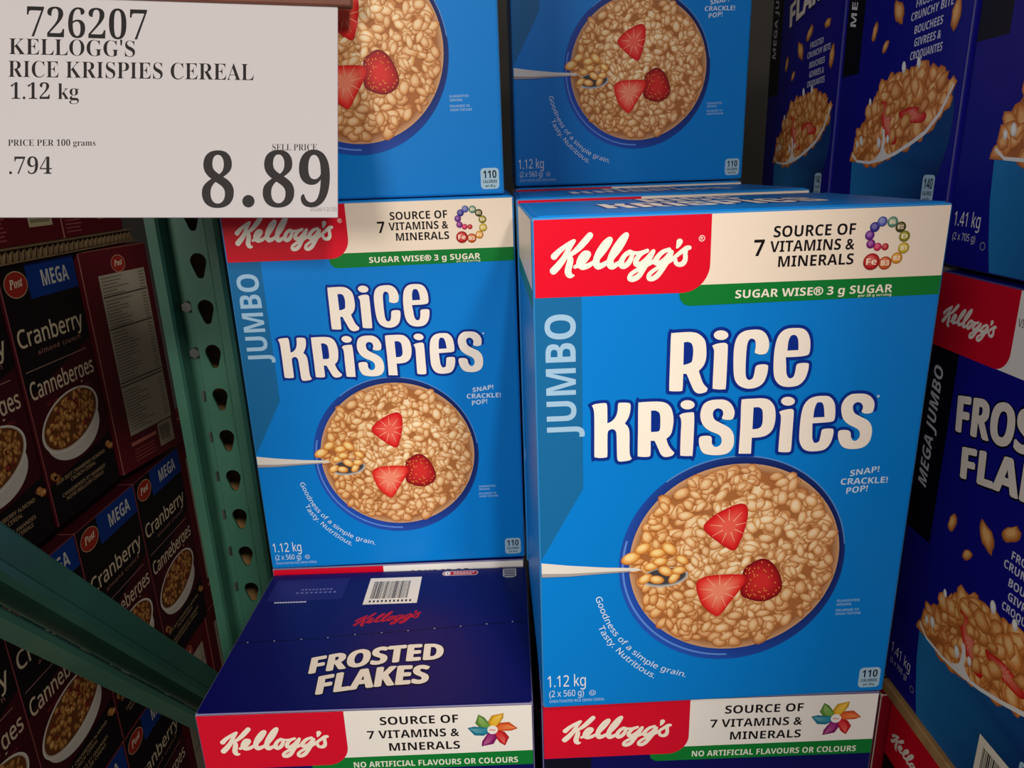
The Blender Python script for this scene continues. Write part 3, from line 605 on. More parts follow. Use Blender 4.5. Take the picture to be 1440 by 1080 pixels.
def navy_box(label, loc, rotz, group, with_top=True):
    t = thing('cereal_box', label, 'cereal box', loc, rotz, group)
    H = NH
    carton('carton', t, NW / 1000, ND / 1000, NH / 1000, NAVY, edge=(120, 116, 150))
    a = Art()
    a.rect(1.5, H - 44, 248.5, H - 1.2, .08, WHITE)
    a.poly([[(80, H - 44), (248.5, H - 42.5), (248.5, H - 55.5), (86, H - 56.5), (82, H - 54)]], .12, GREEN)
    red = [(1.5, H - 51), (94, H - 50)] + [(94 + 16 * math.sin(x), H - 34 - 16 * math.cos(x)) for x in (k * math.pi / 20 for k in range(11))] + [(110, H - 1.2), (1.5, H - 1.2)]
    a.poly([red], .16, (214, 10, 44))
    a.text('SOURCE OF', 'sb', 136, 194, H - 14.8, 7.2, .2, INKY)
    a.text('7 VITAMINS &', 'sb', 125.6, 194.2, H - 27, 7.2, .2, INKY)
    a.text('MINERALS', 'sb', 141, 194, H - 38.8, 7.2, .2, INKY)
    a.text('NO ARTIFICIAL FLAVOURS OR COLOURS', 'sb', 113, 237, H - 53.4, 5.2, .2, (232, 236, 220))
    ban = a.build('banner', t, front)
    s = Art(); brand_art(s, 15, H - 42, 82, .24, (246, 236, 220)); s.build('brand_lettering', ban, front)
    p = Art(); cu, cv = 219.0, H - 22.5
    for k, (c, ang) in enumerate(PIN):
        an = R(ang)
        def q(r, w): return (cu + r * math.cos(an + w), cv + r * math.sin(an + w) * .9)
        base = [q(3, 1.0), q(9, .84), q(14.5, .5), q(18.8, 0), q(14, -.14), q(8, -.22), q(3, -.7)]
        inner = [q(3.2, .8), q(8, .55), q(12.8, .32), q(17, .03), q(12.5, .0), q(7, -.06), q(3.2, -.4)]
        p.ring(base, inner, .22 + k * .004, mix(c, (40, 10, 20), .25), c)
        p.face(inner, .22 + k * .004, [lin(mix(c, (255, 240, 190), .12 * j)) for j in (0, 1, 2, 3, 2, 1, 0)])
    p.ellipse(cu, cv, 3.9, 3.9, .26, (238, 234, 228), n=24)
    brand_art(p, cu - 2.4, cv - 1, 4.8, .28, (206, 60, 50))
    p.build('pinwheel_emblem', ban, front)
    a = Art()
    a.rect(1.5, 4, 37, H - 51.5, .06, (8, 10, 30))
    a.text('MEGA JUMBO', 'sbi', 30, 210, H - 62 - 180, 22, .14, (214, 214, 220), angle=math.pi / 2)
    a.build('size_strip', t, front)
    a = Art()
    zt = top_of(NH / 1000)
    flakes_title(a, .1, flakes_arc(74.5, 178, 40.5, 12, 18.6), flakes_arc(86, 169, 16.8, 8.5, 19.6))
    brand_art(a, 96.5, 95, 58, .12, (178, 18, 38), .14)
    barcode(a, 99, 131, 148.5, 174, .1, 11)
    a.poly([round_rect(8, 141, 78, 176, 1)], .08, (30, 30, 104))
    for k in range(9):
        a.rect(36 + k * 3.4, 157, 38 + k * 3.4, 159.5, .12, (104, 104, 160)); a.rect(32 + k * 4.4, 152, 34.6 + k * 4.4, 154.4, .12, (104, 104, 160))
    for k in range(12): a.rect(16 + k * 2.5, 137.6, 18 + k * 2.5, 139.6, .12, (196, 196, 214))
    a.poly([round_rect(168, 174, 203, 182, 3.9)], .1, (214, 196, 190)); a.poly([round_rect(169, 174.8, 202.2, 181.2, 3.1)], .12, (176, 24, 40))
    a.ellipse(173, 178, 3.1, 3.0, .15, (232, 226, 220), n=20); a.text('?', 'sb', 172.2, 173.9, 176.4, 3.2, .18, (40, 30, 80))
    for k in range(7): a.rect(179 + k * 3.0, 178.6, 181.2 + k * 3.0, 179.8, .15, (232, 214, 214)); a.rect(179 + k * 2.6, 176.2, 181 + k * 2.6, 177.4, .15, (232, 214, 214))
    a.poly([[(227, 183), (240, 183), (240, 170), (236.5, 167.4), (230.5, 167.4), (227, 170)]], .1, (206, 200, 188))
    for k in range(4): a.rect(228.4, 170 + k * 3.1, 238.6, 171.6 + k * 3.1, .13, (70, 66, 90))
    # perforation line
    n = 44
    for k in range(n):
        x0, x1 = 1.5 + 247 * k / n, 1.5 + 247 * (k + .72) / n
        f = lambda x: 81.4 + 16 * (x / 250) ** 1.5 + (1.6 if 80 < x < 240 else 0)
        a.face([(x0, f(x0)), (x1, f(x1)), (x1, f(x1) + 1.0), (x0, f(x0) + 1.0)], .1, (2, 2, 14))
        if k % 4 == 1: a.ellipse(x1, f(x1) + .6, .7, .5, .14, (196, 188, 190), n=8)
    if with_top: a.build('top_print', t, zt)
    return t

# ------------------------------------------------------------------ mega carton of sugared flakes (right hand wall)
MW, MD, MH = 218.0, 120.0, 407.0
def flake_box(label, loc, rotz, group):
    t = thing('cereal_box', label, 'cereal box', loc, rotz, group)
    carton('carton', t, MW / 1000, MD / 1000, MH / 1000, (20, 18, 130), edge=(70, 70, 120))
    a = Art(); H = MH
    a.poly([[(60, 344), (216.5, 344), (216.5, H - 1.2), (60, H - 1.2)]], .08, WHITE)
    red = [(1.5, 343.6), (80, 343.6)] + [(80 + 16 * math.sin(x), 359.6 - 16 * math.cos(x)) for x in (k * math.pi / 20 for k in range(11))] + [(96, H - 1.2), (1.5, H - 1.2)]
    a.poly([red], .12, (206, 10, 38))
    a.text('SOURCE OF', 's', 112, 168, 393, 7.0, .16, INKY); a.text('VITAMINS & MINERALS', 's', 98, 168, 380, 6.0, .16, INKY)
    ban = a.build('banner', t, front)
    s = Art(); brand_art(s, 9, 359, 68, .2, (240, 230, 216)); s.build('brand_lettering', ban, front)
    a = Art()
    a.rect(1.5, 170, 38.5, 343.6, .06, (8, 8, 20))
    a.text('MEGA JUMBO', 'sbi', 21.5, 133, 216, 12.5, .14, (222, 220, 222), angle=math.pi / 2)
    a.build('size_strip', t, front)
    a = Art()
    flakes_title(a, .1, flakes_arc(50, 196, 281.5, 16, 29), flakes_arc(65, 192, 246.5, 17, 25), (236, 226, 214), d=1.3)
    a.build('title_lettering', t, front)
    # bowl of flakes, strawberries and milk
    a = Art(); rnd = random.Random(17)
    rim = smooth([(43, 92, 1), (55, 85), (80, 83), (105, 85.6), (128, 90.4), (152, 98), (173.6, 106.5), (192, 121), (206, 142, 1)], 4)
    n0 = len([1 for p in rim])
    rim = [p for p in rim if True][:n0 - 1]
    rim = [p for p in rim if p[1] < 143]
    cut = [q for q in rim]
    body = [(43, 92), (55, 85), (80, 83), (105, 85.6), (128, 90.4), (152, 98), (173.6, 106.5), (192, 121), (206, 142), (211, 118), (209, 96), (201, 74), (185, 52), (160, 26), (140, 8), (132, 1.5), (58, 1.5), (52, 24), (46, 54)]
    for k in range(8):
        t0, t1 = k / 8, (k + 1) / 8
        p0, p1 = mix((*body[k], 0), (*body[k + 1], 0), 0), mix((*body[k], 0), (*body[k + 1], 0), 1)
        lo = [(52 + 2 * k, 1.5), (58 + 10 * k, 1.5)]
    cols = []
    for u, v in body:
        x = max(0, min(1, (u - 50) / 130))
        cols.append(lin(mix((36, 124, 190), (14, 40, 96), x * (.35 + .65 * (1 if v < 90 else .6)))))
    vs3 = [Vector((u, v, 0)) for u, v in body]
    for tri in tessellate_polygon([vs3]):
        a.face([(vs3[i].x, vs3[i].y) for i in tri], .1, [cols[i] for i in tri])
    heap = [(43, 92), (55, 85), (80, 83), (105, 85.6), (128, 90.4), (152, 98), (173.6, 106.5), (192, 121), (206, 142), (198, 147), (178, 153), (158, 160), (140, 163), (117, 158), (98, 153), (83, 147), (70, 134), (61, 122), (50, 106)]
    a.poly([heap], .12, (176, 104, 50))
    def inside(r):
        u, v = r.uniform(44, 204), r.uniform(84, 164)
        c = False
        for k in range(len(heap)):
            (x0, y0), (x1, y1) = heap[k - 1], heap[k]
            if (y0 > v) != (y1 > v) and u < (x1 - x0) * (v - y0) / (y1 - y0) + x0: c = not c
        return (u, v) if c else None
    def tones(u, v, f, r):
        g = (.5 + .5 * f) * r.uniform(.8, 1.1)
        return mix((140, 70, 26), (186, 106, 48), g), mix((186, 104, 44), (230, 150, 76), g), mix((214, 136, 70), (250, 204, 140), g)
    scatter(a, rnd, 170, inside, .14, .001, 9.5, tones, 'flake')
    strawberry(a, [(92, 141), (100, 140), (108, 132), (116, 120), (128, 106), (126, 99), (116, 100), (104, 110), (95, 124)], .36, (196, 20, 26), (222, 52, 44), (240, 134, 110), 9)
    strawberry(a, [(126, 126), (134, 128), (146, 130), (160, 128), (172, 122), (168, 116), (152, 116), (136, 118)], .38, (190, 22, 30), (216, 50, 42), (236, 120, 96), 7)
    scatter(a, rnd, 26, inside, .40, .001, 8.5, tones, 'flake')
    milk = [(43, 92.6), (55, 85.6), (80, 84), (105, 87), (128, 92.4), (152, 100.4), (173, 109), (191, 123), (205, 143), (207, 142), (192.5, 119.6), (174.4, 105.4), (152, 96.6), (128, 88.8), (105, 83.8), (80, 81.2), (55, 83), (43, 90)]
    a.poly([milk], .46, (232, 232, 230))
    for cu, cv, r in ((60, 104, 3.2), (96, 101, 3.4), (112, 104, 2.6), (52, 101, 2.4), (150, 166, 3), (126, 165, 3.4), (70, 140, 2.4)):
        a.ball(cu, cv, r, r * 1.6, .47, (206, 204, 200), (232, 230, 226), (250, 250, 248), .3, 12)
    a.poly([smooth([(92, 86), (100, 92), (102, 104), (100, 112), (104, 113), (107, 104), (108, 94), (118, 88)], 3)], .48, (236, 234, 230))
    for cu, cv, r, ro in ((106, 214, 13, 2.2), (130, 230, 11, .6), (64, 204, 9, 1.2), (196, 196, 12, 1.5), (178, 232, 9, .2), (88, 188, 7, .8)):
        w = [1 + rnd.uniform(-.16, .16) for _ in range(14)]
        a.ball(cu, cv, r, r * .55, .2, (150, 84, 36), (206, 132, 66), (240, 186, 116), ro, 14, w)
    a.build('bowl_picture', t, front)
    a = Art()
    for tx, u0, u1, v in (('FROSTED', 134, 170, 212), ('CRUNCHY BITE', 128, 190, 202), ('BOUCHEES', 136, 178, 190.5), ('GIVREES &', 138, 178, 180), ('CROQUANTES', 134, 182, 169.5)):
        a.text(tx, 'sb', u0, u1, v, 6.6, .12, (206, 208, 222), slope=.03)
    calorie_badge(a, 180, 48, 198, 72, '140', .5, 'per 39 g')
    a.text('1.41 kg', 's', 6, 39, 33, 11, .12, (226, 224, 222)); a.text('(2 x 705 g)', 's', 7, 36, 22, 5.6, .12, (206, 206, 210))
    a.ring(ell(46, 20, 3.2, 3.2, n=22), ell(46, 20, 2.5, 2.5, n=22), .12, (150, 150, 150))
    a.build('small_print', t, front)
    return t

# ------------------------------------------------------------------ maroon carton of cranberry clusters (left hand wall)
PW, PD, PH = 166.0, 100.0, 366.0
MAROON = (62, 8, 20); DARKM = (20, 7, 14); MBLUE = (10, 52, 132); PCREAM = (208, 190, 160)
def clusters(a, rnd, cu, cv, ru, rv, rot, n, h):
    def inside(r):
        q = math.sqrt(r.random()); t = r.uniform(0, 6.2832); c, s = math.cos(rot), math.sin(rot)
        x, y = ru * q * math.cos(t), rv * q * math.sin(t)
        return (cu + x * c - y * s, cv + x * s + y * c)
    def tones(u, v, f, r):
        g = r.uniform(.1, 1.0) * (.5 + .5 * f)
        if r.random() < .1: return (60, 10, 16), (110, 22, 24), (150, 50, 40)
        return mix((96, 52, 20), (150, 94, 42), g), mix((140, 84, 36), (206, 146, 76), g), mix((170, 112, 54), (232, 184, 116), g)
    scatter(a, rnd, n, inside, h, .0012, 5.2, tones, 'flake')

def oval_mark(a, cu, cv, ru, rv, h):
    a.ellipse(cu, cv, ru * 1.06, rv * 1.08, h, (190, 156, 124), n=32)
    a.ellipse(cu, cv, ru, rv, h + .03, (158, 42, 28), n=32)
    a.text('Post', 'bi', cu - ru * .62, cu + ru * .62, cv - rv * .3, rv * .72, h + .06, (240, 226, 200), slope=.08)

def maroon_box(label, loc, rotz, group):
    t = thing('cereal_box', label, 'cereal box', loc, rotz, group)
    carton('carton', t, PW / 1000, PD / 1000, PH / 1000, MAROON, mat=DULL, edge=(110, 50, 50))
    a = Art()
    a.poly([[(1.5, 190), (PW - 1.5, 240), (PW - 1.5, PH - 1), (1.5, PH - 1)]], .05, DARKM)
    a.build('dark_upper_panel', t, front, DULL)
    a = Art()
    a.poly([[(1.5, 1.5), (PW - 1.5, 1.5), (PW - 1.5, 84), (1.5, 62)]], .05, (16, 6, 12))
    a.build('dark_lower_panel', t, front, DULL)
    a = Art()
    a.rect(54, 318, PW - 1.5, PH - 1, .1, MBLUE)
    a.text('MEGA', 'sb', 84, 146, 331, 22, .14, (206, 206, 200))
    a.build('banner', t, front, DULL)
    a = Art()
    oval_mark(a, 30, 341, 22, 16.5, .14)
    a.build('oval_emblem', t, front, DULL)
    a = Art()
    a.text('Cranberry', 'sm', 8, 156, 258, 25, .1, PCREAM)
    a.text('almond crunch', 's', 42, 142, 243, 6.5, .1, (170, 120, 100), track=.12)
    a.rect(8, 225, 150, 226.2, .1, (160, 120, 104))
    a.text('Canneberges', 'sm', 8, 158, 186, 25, .1, PCREAM)
    a.text('et amandes croquantes', 's', 36, 140, 170, 6, .1, (150, 50, 60), track=.1)
    a.build('title_lettering', t, front, DULL)
    a = Art(); rnd = random.Random(23)
    lo = ell(80, 128, 71, 58, n=48)
    bw = [p for p in lo if p[1] <= 130]
    for k in range(24):
        pass
    a.poly([ell(80, 120, 66, 42, n=48)], .1, (206, 200, 190))
    a.ring(ell(80, 136, 72, 40, .18), ell(80, 137, 67, 36, .18), .14, (232, 226, 214), (190, 176, 160))
    a.face(ell(80, 137, 67, 36, .18), .14, (104, 58, 26))
    clusters(a, rnd, 80, 138, 62, 33, .18, 130, .16)
    for u, v, r in ((14, 72, 7), (22, 66, 6), (152, 70, 7), (160, 62, 5)):
        clusters(a, rnd, u, v, r * .6, r * .5, 0, 6, .16)
    a.build('bowl_picture', t, front, DULL)
    a = Art()
    for tx, u0, u1, v in (('OUR BEST CRANBERRY ALMOND', 16, 140, 58), ('CRUNCH CEREAL', 48, 112, 50), ('CANNEBERGES ET AMANDES', 22, 134, 36), ('NOTRE MEILLEURE CEREALE', 30, 126, 28)):
        a.text(tx, 's', u0, u1, v, 5.4, .1, (190, 160, 120))
    a.build('small_print', t, front, DULL)
    return t

def panel_box(label, loc, rotz, group, kind):
    """same carton seen from a plain panel: kind 'facts' (narrow side) or 'back'"""
    t = thing('cereal_box', label, 'cereal box', loc, rotz, group)
    w = 152.0 if kind == 'facts' else PW
    carton('carton', t, w / 1000, PD / 1000, PH / 1000, (92, 12, 26), mat=DULL, edge=(140, 96, 80))
    a = Art()
    if kind == 'facts':
        oval_mark(a, 80, 340, 15, 13, .1)
        a.rect(32, 58, 138, 326, .08, (176, 166, 146))
        r = random.Random(9)
        for v in (290, 238, 148, 142): a.rect(34, v, 136, v + 2.2, .12, (60, 52, 48))
        v = 320
        while v > 62:
            if min(abs(v - q) for q in (290, 238, 148, 142)) > 4:
                a.rect(36, v, 36 + r.uniform(30, 64), v + 1.5, .12, (112, 102, 90)); a.rect(122, v, 134, v + 1.5, .12, (112, 102, 90))
            v -= 5.2
        a.rect(30, 40, 92, 46, .1, (190, 110, 96))
        for k in range(4): a.rect(34, 12 + k * 6, 84, 14 + k * 6, .1, (150, 70, 64))
        barcode(a, 98, 14, 136, 56, .1, 5, (70, 62, 54), (168, 156, 134), bars=20)
        a.build('nutrition_panel', t, front, DULL)
    else:
        r = random.Random(4)
        for k in range(16):
            a.rect(8, 8 + k * 5.4, 8 + r.uniform(34, 52), 10 + k * 5.4, .1, (150, 70, 74))
        a.ellipse(14, 62, 5, 5, .1, (176, 110, 110), n=16)
        barcode(a, 96, 22, 148, 96, .1, 8, (56, 48, 40), (190, 176, 140), bars=22)
        a.build('back_print', t, front, DULL)
    return t

# ------------------------------------------------------------------ the setting
def structure(name, boxes, mat):
    bm = bmesh.new()
    for lo, hi in boxes: bm_box(bm, lo, hi)
    o = bm_obj(name, bm, mat); o['kind'] = 'structure'
    return o
structure('floor', [((-2.6, -2.9, -0.96), (2.4, 2.3, -0.86)),
                    ((-0.28, 0.0, -0.86), (0.262, 0.95, -0.408)),                 # plinths the three stacks stand on
                    ((0.0, 0.195, -0.408), (0.25, 0.56, -0.001)),
                    ((0.351, -0.07, -0.86), (0.49, 0.64, -0.552)), ((0.351, -0.73, -0.86), (0.471, -0.075, -0.127)),
                    ((0.351, 0.168, -0.552), (0.471, 0.63, 0.284)),
                    ((-0.80, 0.13, -0.86), (-0.656, 1.2, -0.845))], CONC)
structure('shade_decks', [((-1.5, 0.02, 0.66), (-0.43, 1.4, 0.70)),                    # unseen shelf decks, added overhead to shade the deeper boxes
                      ((-0.43, -0.10, 0.92), (0.9, 1.1, 0.96))], WOOD)
structure('wall_back', [((-2.6, 2.2, -0.86), (2.4, 2.3, 3.0))], WALLM)

# ------------------------------------------------------------------ blue boxes, centre of the picture
GB = 'blue jumbo cereal boxes'
b0 = blue_box('bright blue jumbo cereal box at the front, largest in the picture, with blue top showing', (-0.0003, -0.0065, 0.0003), R(1.37), GB)
dup(b0, 'blue cereal box left of the largest one, standing behind the printed navy top', (-0.2575, 0.1875, 0.0056), R(1.6))
dup(b0, 'blue cereal box at the top, its left half hidden by the price sign', (-0.2655, 0.1955, 0.3551), R(0.8))
dup(b0, 'dim blue cereal box standing farther back above the top of the largest blue box', (-0.0030, 0.3800, 0.3560), R(0.6))
dup(b0, 'blue cereal box directly behind the largest one, only its top and red left edge showing', (-0.0060, 0.1890, 0.0030), R(0.3))
dup(b0, 'blue cereal box under the dim upper one, showing a thin strip of its top', (-0.0040, 0.3770, 0.0060), R(0.3))

# ------------------------------------------------------------------ navy boxes underneath
GN = 'navy boxes under the blue ones'
n0 = navy_box('navy cereal box at bottom left with its whole printed top showing', (-0.2570, 0.0, -0.407), 0.0, GN)
dup(n0, 'navy cereal box right under the largest blue box, only its front banner showing', (-0.0015, 0.0, -0.4074), 0.0)
dup(n0, 'navy cereal box showing a thin red and white strip under the left blue box', (-0.2585, 0.1885, -0.4017), R(0.6))

# ------------------------------------------------------------------ navy mega boxes, wall on the right (fronts face -x)
GF = 'navy mega boxes in the right hand stack'
A90 = R(-90)
f0 = flake_box('navy mega cereal box at right, with a barcode label on its bottom edge', (0.351, 0.166, -0.125), A90, GF)
bl = Art(); barcode(bl, 138, 2, 200, 56, .8, 21, bars=30); bl.build('barcode_label', f0, front)
dup(f0, 'navy mega cereal box at the top right corner, standing on the one with barcode label', (0.351, 0.166, 0.2865), A90, skip=('barcode_label',))
dup(f0, 'navy mega cereal box at the top, second from the right edge', (0.351, 0.392, 0.2865), A90, skip=('barcode_label',))
dup(f0, 'navy mega cereal box at the top, farthest back beside the dim blue box', (0.351, 0.617, 0.2865), A90, skip=('barcode_label',))
dup(f0, 'navy mega cereal box in the bottom right corner under the kraft board', (0.351, 0.148, -0.5475), R(-90), skip=('barcode_label',))
for k, y in enumerate((-.058, -.282, -.506)):                         # unseen boxes added to shade the front blue box's right side
    for z, lv in ((-.125, 'middle'), (.2865, 'upper'), (.698, 'topmost')):
        dup(f0, 'unseen navy mega cereal box added for shade, %s layer, %s past the right picture edge' % (lv, ('first', 'second', 'third')[k]), (0.351, y, z), A90, skip=('barcode_label',))
t = thing('cereal_box', 'plain red box end beside the box in the bottom right corner', 'cereal box', (0.3440, 0.262, -0.5475), A90)
carton('carton', t, .108, .1, .407, (150, 14, 34), edge=(220, 206, 196))
bm = bmesh.new(); bm_box(bm, (0.3475, -0.06, -0.1385), (0.468, 0.162, -0.1262), .001, 1)
tag(bm_obj('kraft_board', bm, KRAFT), 'tan kraft board edge between the two lower boxes of the right hand stack', 'cardboard')

# ------------------------------------------------------------------ maroon boxes, wall on the left (fronts face +x)
GM = 'maroon boxes in the left hand stack'
P90 = R(90); X = -0.664
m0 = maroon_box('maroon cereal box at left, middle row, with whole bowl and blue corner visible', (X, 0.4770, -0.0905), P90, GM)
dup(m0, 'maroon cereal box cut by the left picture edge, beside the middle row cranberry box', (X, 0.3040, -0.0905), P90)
rows = [('maroon cereal box at the left edge with a large letter y, under the brace', 0.155),
        ('maroon cereal box crossed by the green brace, bowl showing whole below the brace', 0.321),
        ('maroon cereal box with bright blue corner just above the brace, second row', 0.489),
        ('maroon cereal box left of the rack post, second row, its bowl just above the brace', 0.656)]
for k, (lb, y) in enumerate(rows):
    dup(m0, lb, (X + .0105, y, -0.4735), P90)
for lb, y in (('maroon cereal box in the lowest row, past the bottom left picture corner', 0.1500), ('maroon cereal box at the bottom left corner, lowest row', 0.3180), ('maroon cereal box at the bottom below the brace, left of the red banner', 0.4860)):
    dup(m0, lb, (X + .0105, y, -0.8435), P90)
n1 = panel_box('maroon box turned to show its grey nutrition panel, beside the green post', (X + .002, 0.6520, -0.0905), R(90 - 11), GM, 'facts')
dup(n1, 'dark maroon box half hidden behind the green rack post', (X + .004, 0.826, -0.4735), P90)
for lb, y, z in (('dark maroon box behind the green post, farthest back in the second row', 0.985, -0.4735),
                 ('dark maroon box in the lowest row, just left of the rack post foot', 0.654, -0.8435),
                 ('dark maroon box in the lowest row behind the rack post foot', 0.820, -0.8435)):
    dup(n1, lb, (X + .004, y, z), P90)
u0 = panel_box('maroon box with barcode on the kraft board, right one under the price sign', (X, 0.6340, 0.2985), P90, GM, 'back')
dup(u0, 'maroon box with barcode on the kraft board, left one under the price sign', (X, 0.4640, 0.2985), P90)
# corrugated board between the rows
bm = bmesh.new()
bm_box(bm, (X - .1, .27, .2962), (X + .006, .815, .2982)); bm_box(bm, (X - .1, .27, .2782), (X + .006, .815, .2802))
nw = 220
for k in range(nw):
    y0, y1 = .27 + .545 * k / nw, .27 + .545 * (k + 1) / nw
    z0, z1 = .2882 + .0078 * math.sin(k * 1.25), .2882 + .0078 * math.sin((k + 1) * 1.25)
    vs = [bm.verts.new(p) for p in ((X + .004, y0, z0 - .001), (X + .004, y1, z1 - .001), (X + .004, y1, z1 + .001), (X + .004, y0, z0 + .001),
                                    (X - .09, y0, z0 - .001), (X - .09, y1, z1 - .001), (X - .09, y1, z1 + .001), (X - .09, y0, z0 + .001))]
    for f in ((0, 1, 2, 3), (4, 7, 6, 5), (0, 4, 5, 1), (3, 2, 6, 7)): bm.faces.new([vs[i] for i in f])
tag(bm_obj('corrugated_board', bm, BOARD), 'corrugated kraft board edge lying on top of the maroon boxes at left', 'cardboard')

# ------------------------------------------------------------------ green pallet rack
PX0, PY = -0.3995, 0.345
post = thing('rack_post', 'green steel rack post with a column of teardrop holes, left of the blue boxes', 'rack post', (PX0, PY, -0.86))
ZB, ZT = 0.0, 1.9
bm = bmesh.new()                                                     # channel section: lip, recessed web, raised face, return flange
prof = [(0, .0), (.0025, -.006), (.0135, -.006), (.016, -.003), (.0175, .013), (.0335, .013), (.035, -.001)]
prof2 = [(.0645, -.001), (.0655, -.009), (.068, -.012), (.077, -.012), (.081, -.009), (.083, .05)]
def strip(bm, pr, z0, z1, th=.002):
    for (xa, ya), (xb, yb) in zip(pr, pr[1:]):
        vs = [bm.verts.new(p) for p in ((xa, ya, z0), (xb, yb, z0), (xb, yb, z1), (xa, ya, z1))]
        bm.faces.new(vs)
        ws = [bm.verts.new(p) for p in ((xa, ya + th, z0), (xb, yb + th, z0), (xb, yb + th, z1), (xa, ya + th, z1))]
        bm.faces.new(list(reversed(ws)))
strip(bm, prof, ZB, ZT); strip(bm, prof2, ZB, ZT)
strip(bm, [(0.0005, .05), (0, 0)], ZB, ZT)
bm_obj('channel', bm, RACK, post)
# perforated face plate
HZ = [0.86 + .3385 - .0508 * k for k in range(-4, 16)]
outer = [(.035, ZB), (.0645, ZB), (.0645, ZT), (.035, ZT)]
holes = []
for hz in HZ:
    loop = [(.0505 + .0088 * math.cos(R(x)), hz + .0035 + .0088 * math.sin(R(x))) for x in range(-20, 201, 20)]
    loop += [(.0465, hz - .0125), (.0485, hz - .0150), (.0525, hz - .0150), (.0545, hz - .0125)]
    holes.append(loop)
bm = bmesh.new()
allp = [Vector((x, y, 0)) for lp in [outer] + holes for x, y in lp]
fv = [bm.verts.new((p.x, -.001, p.y)) for p in allp]; bv = [bm.verts.new((p.x, .002, p.y)) for p in allp]
for tr in tessellate_polygon([[Vector((x, y, 0)) for x, y in lp] for lp in [outer] + holes]):
    if len(set(tr)) == 3:
        for q in ([fv[i] for i in tr], [bv[i] for i in reversed(tr)]):
            if bm.faces.get(q) is None: bm.faces.new(q)
n = len(outer)
for lp in holes:
    for k in range(len(lp)):
        a, b = n + k, n + (k + 1) % len(lp)
        bm.faces.new([fv[a], fv[b], bv[b], bv[a]])
    n += len(lp)
bmesh.ops.recalc_face_normals(bm, faces=bm.faces)
bm_obj('perforated_plate', bm, RACK, post)
def bolt(z):
    bm = bmesh.new()
    bmesh.ops.create_cone(bm, cap_ends=True, segments=6, radius1=.0068, radius2=.0060, depth=.005,
                          matrix=Matrix.Translation((.0255, .0100, z)) @ Matrix.Rotation(R(90), 4, 'X'))
    return bm_obj('bolt', bm, BOLT, post)
for z in (0.86 + .240, 0.86 + .187): bolt(z)
for k in range(6):
    bm = bmesh.new(); bm_box(bm, (.0245, .0105, .86 + .128 - .0508 * k), (.0275, .0135, .86 + .141 - .0508 * k), .0008, 1)
    bm_obj('slot_lug', bm, BOLT, post)
bm = bmesh.new(); bm_box(bm, (-0.392, 0.402, -0.3), (-0.302, 0.407, 0.85), .001, 1)
tag(bm_obj('cardboard_sheet', bm, KRAFT), 'brown cardboard glimpsed through the teardrop holes of the green post', 'cardboard')

brace = thing('rack_brace', 'green steel diagonal brace of the rack crossing the maroon boxes at lower left', 'rack brace', (-0.385, 0.0, 0.0))
p0, p1 = Vector((0, -0.16, 0.3496)), Vector((0, 0.31, -0.266))
d = (p1 - p0).normalized(); w = Vector((0, -d.z, d.y)); w = w if w.z > 0 else -w
def extr(name, prof, par):
    bm = bmesh.new(); n = len(prof)
    va = [bm.verts.new(p0 + w * q[0] + Vector((q[1], 0, 0))) for q in prof]
    vb = [bm.verts.new(p1 + w * q[0] + Vector((q[1], 0, 0))) for q in prof]
    for k in range(n): bm.faces.new([va[k], va[(k + 1) % n], vb[(k + 1) % n], vb[k]])
    bm.faces.new(va); bm.faces.new(list(reversed(vb)))
    bmesh.ops.recalc_face_normals(bm, faces=bm.faces)
    return bm_obj(name, bm, RACK, par)
extr('web', [(.028, .002), (.028, -.03), (.026, -.03), (.026, 0), (.006, -.002), (.002, .003), (-.003, .003), (-.004, .0), (-.004, -.028), (-.007, -.028), (-.007, .002), (-.003, .006), (.003, .006), (.007, .001), (.026, .003)], brace)
extr('lower_lip', [(-.012, -.026), (-.012, -.029), (-.028, -.029), (-.028, .001), (-.0245, .004), (-.022, .002), (-.025, -.001), (-.025, -.026)], brace)

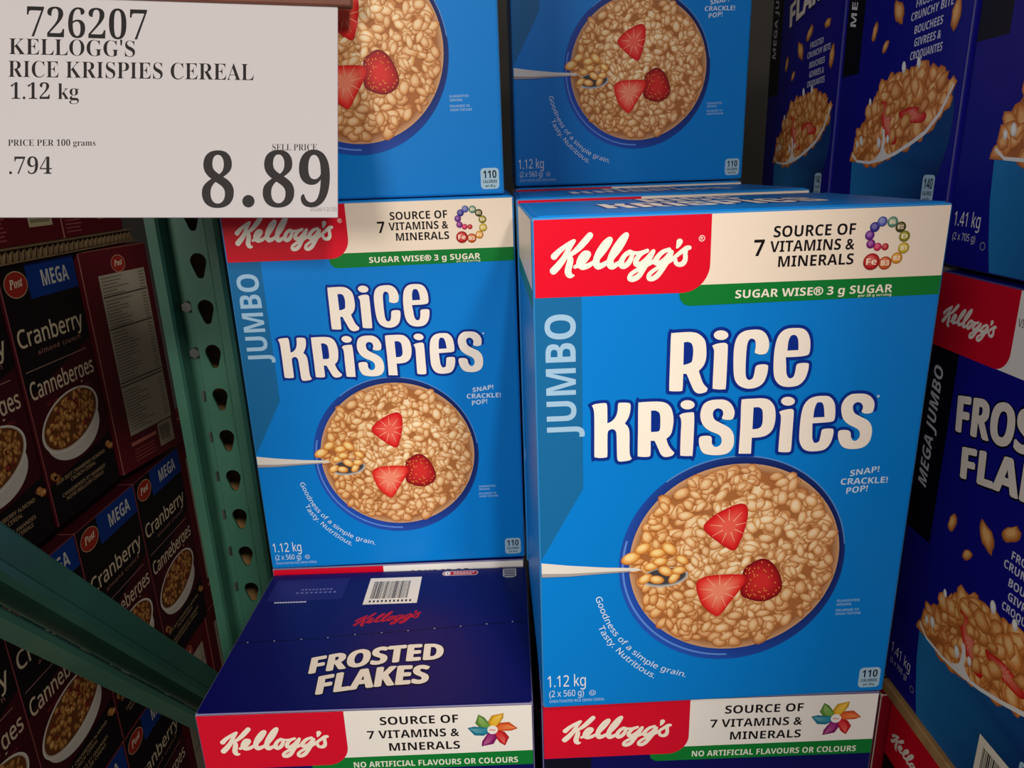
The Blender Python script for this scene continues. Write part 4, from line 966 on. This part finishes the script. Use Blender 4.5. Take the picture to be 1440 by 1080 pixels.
# ------------------------------------------------------------------ price sign leaning on the upper left blue box
K = 0.54 / 992.31 * 1000                                             # mm per sign unit
M = cam.rotation_euler.to_matrix()
SIGN_ROT = (1.2729, 0.0335, -0.0095)
so = Vector((-0.40180, 0.13060, 0.35310))                            # lower left corner of the card
sign = thing('price_sign', 'white price card reading 8.89 in large black digits, leaning at top left', 'price sign')
sign.location = so; sign.rotation_euler = SIGN_ROT
def sp(u, v, h): return (u * K / 1000, (306 - v) * K / 1000, h / 1000)
bm = bmesh.new(); bm_box(bm, sp(-14, 306, -1.2), sp(475, -16, 0.0), .0003, 1)
card = bm_obj('card', bm, PAPER, sign)
at = card.data.color_attributes.new('Ink', 'FLOAT_COLOR', 'CORNER')
at.data.foreach_set('color', [c for _ in range(len(card.data.loops)) for c in (*lin((206, 202, 206)), 1)])
a = Art(); BK = (26, 22, 24)
def st(tx, style, x0, x1, y, cap, col=BK, slope=.0):
    vs, fs = layout(tx, style)
    a.mesh([(x0 + x * (x1 - x0), y - yy * cap + slope * x * (x1 - x0)) for x, yy in vs], fs, .1, col)
st('726207', 't', 38, 207, 51, 40, slope=.03)
st("KELLOGG'S", 't', 13, 190, 76, 22, slope=.022)
st('RICE KRISPIES CEREAL', 't', 12, 357, 108, 22.5, slope=.014)
st('1.12 kg', 't', 15, 111, 139, 22, slope=.005)
st('PRICE PER 100 grams', 't', 11.5, 134.5, 205, 8.6)
st('.794', 't', 13, 73, 244.5, 23)
st('SELL PRICE', 't', 383, 446, 211.5, 8.8, (66, 62, 64))
BIG = (38, 34, 36)
st('8', 'b', 284, 329, 291.5, 75, BIG); st('8', 'b', 369.5, 414, 291, 75, BIG); st('9', 'b', 420.5, 464, 290.5, 75, BIG)
a.ellipse(349.5, 283, 8.6, 8.8, .1, BIG, n=28)
st('2026/12/20', 'g', 436, 473.5, 297, 5.6, (150, 146, 146))
a.build('card_print', card, sp, PAPER)
bm = bmesh.new(); bm_box(bm, (-.012, 0, -.004), (.275, .014, .0025), .001, 1)
rail = bm_obj('sign_rail', bm, RAIL, sign)
rail.location = sp(-10, -6.0, 0); rail.rotation_euler = (0, 0, R(-1.9))
bm = bmesh.new()
for x in (.19, .24):
    bm_box(bm, (x, .145, -.016), (x + .004, .150, -.001))
bm_obj('hanger', bm, BOLT, sign)
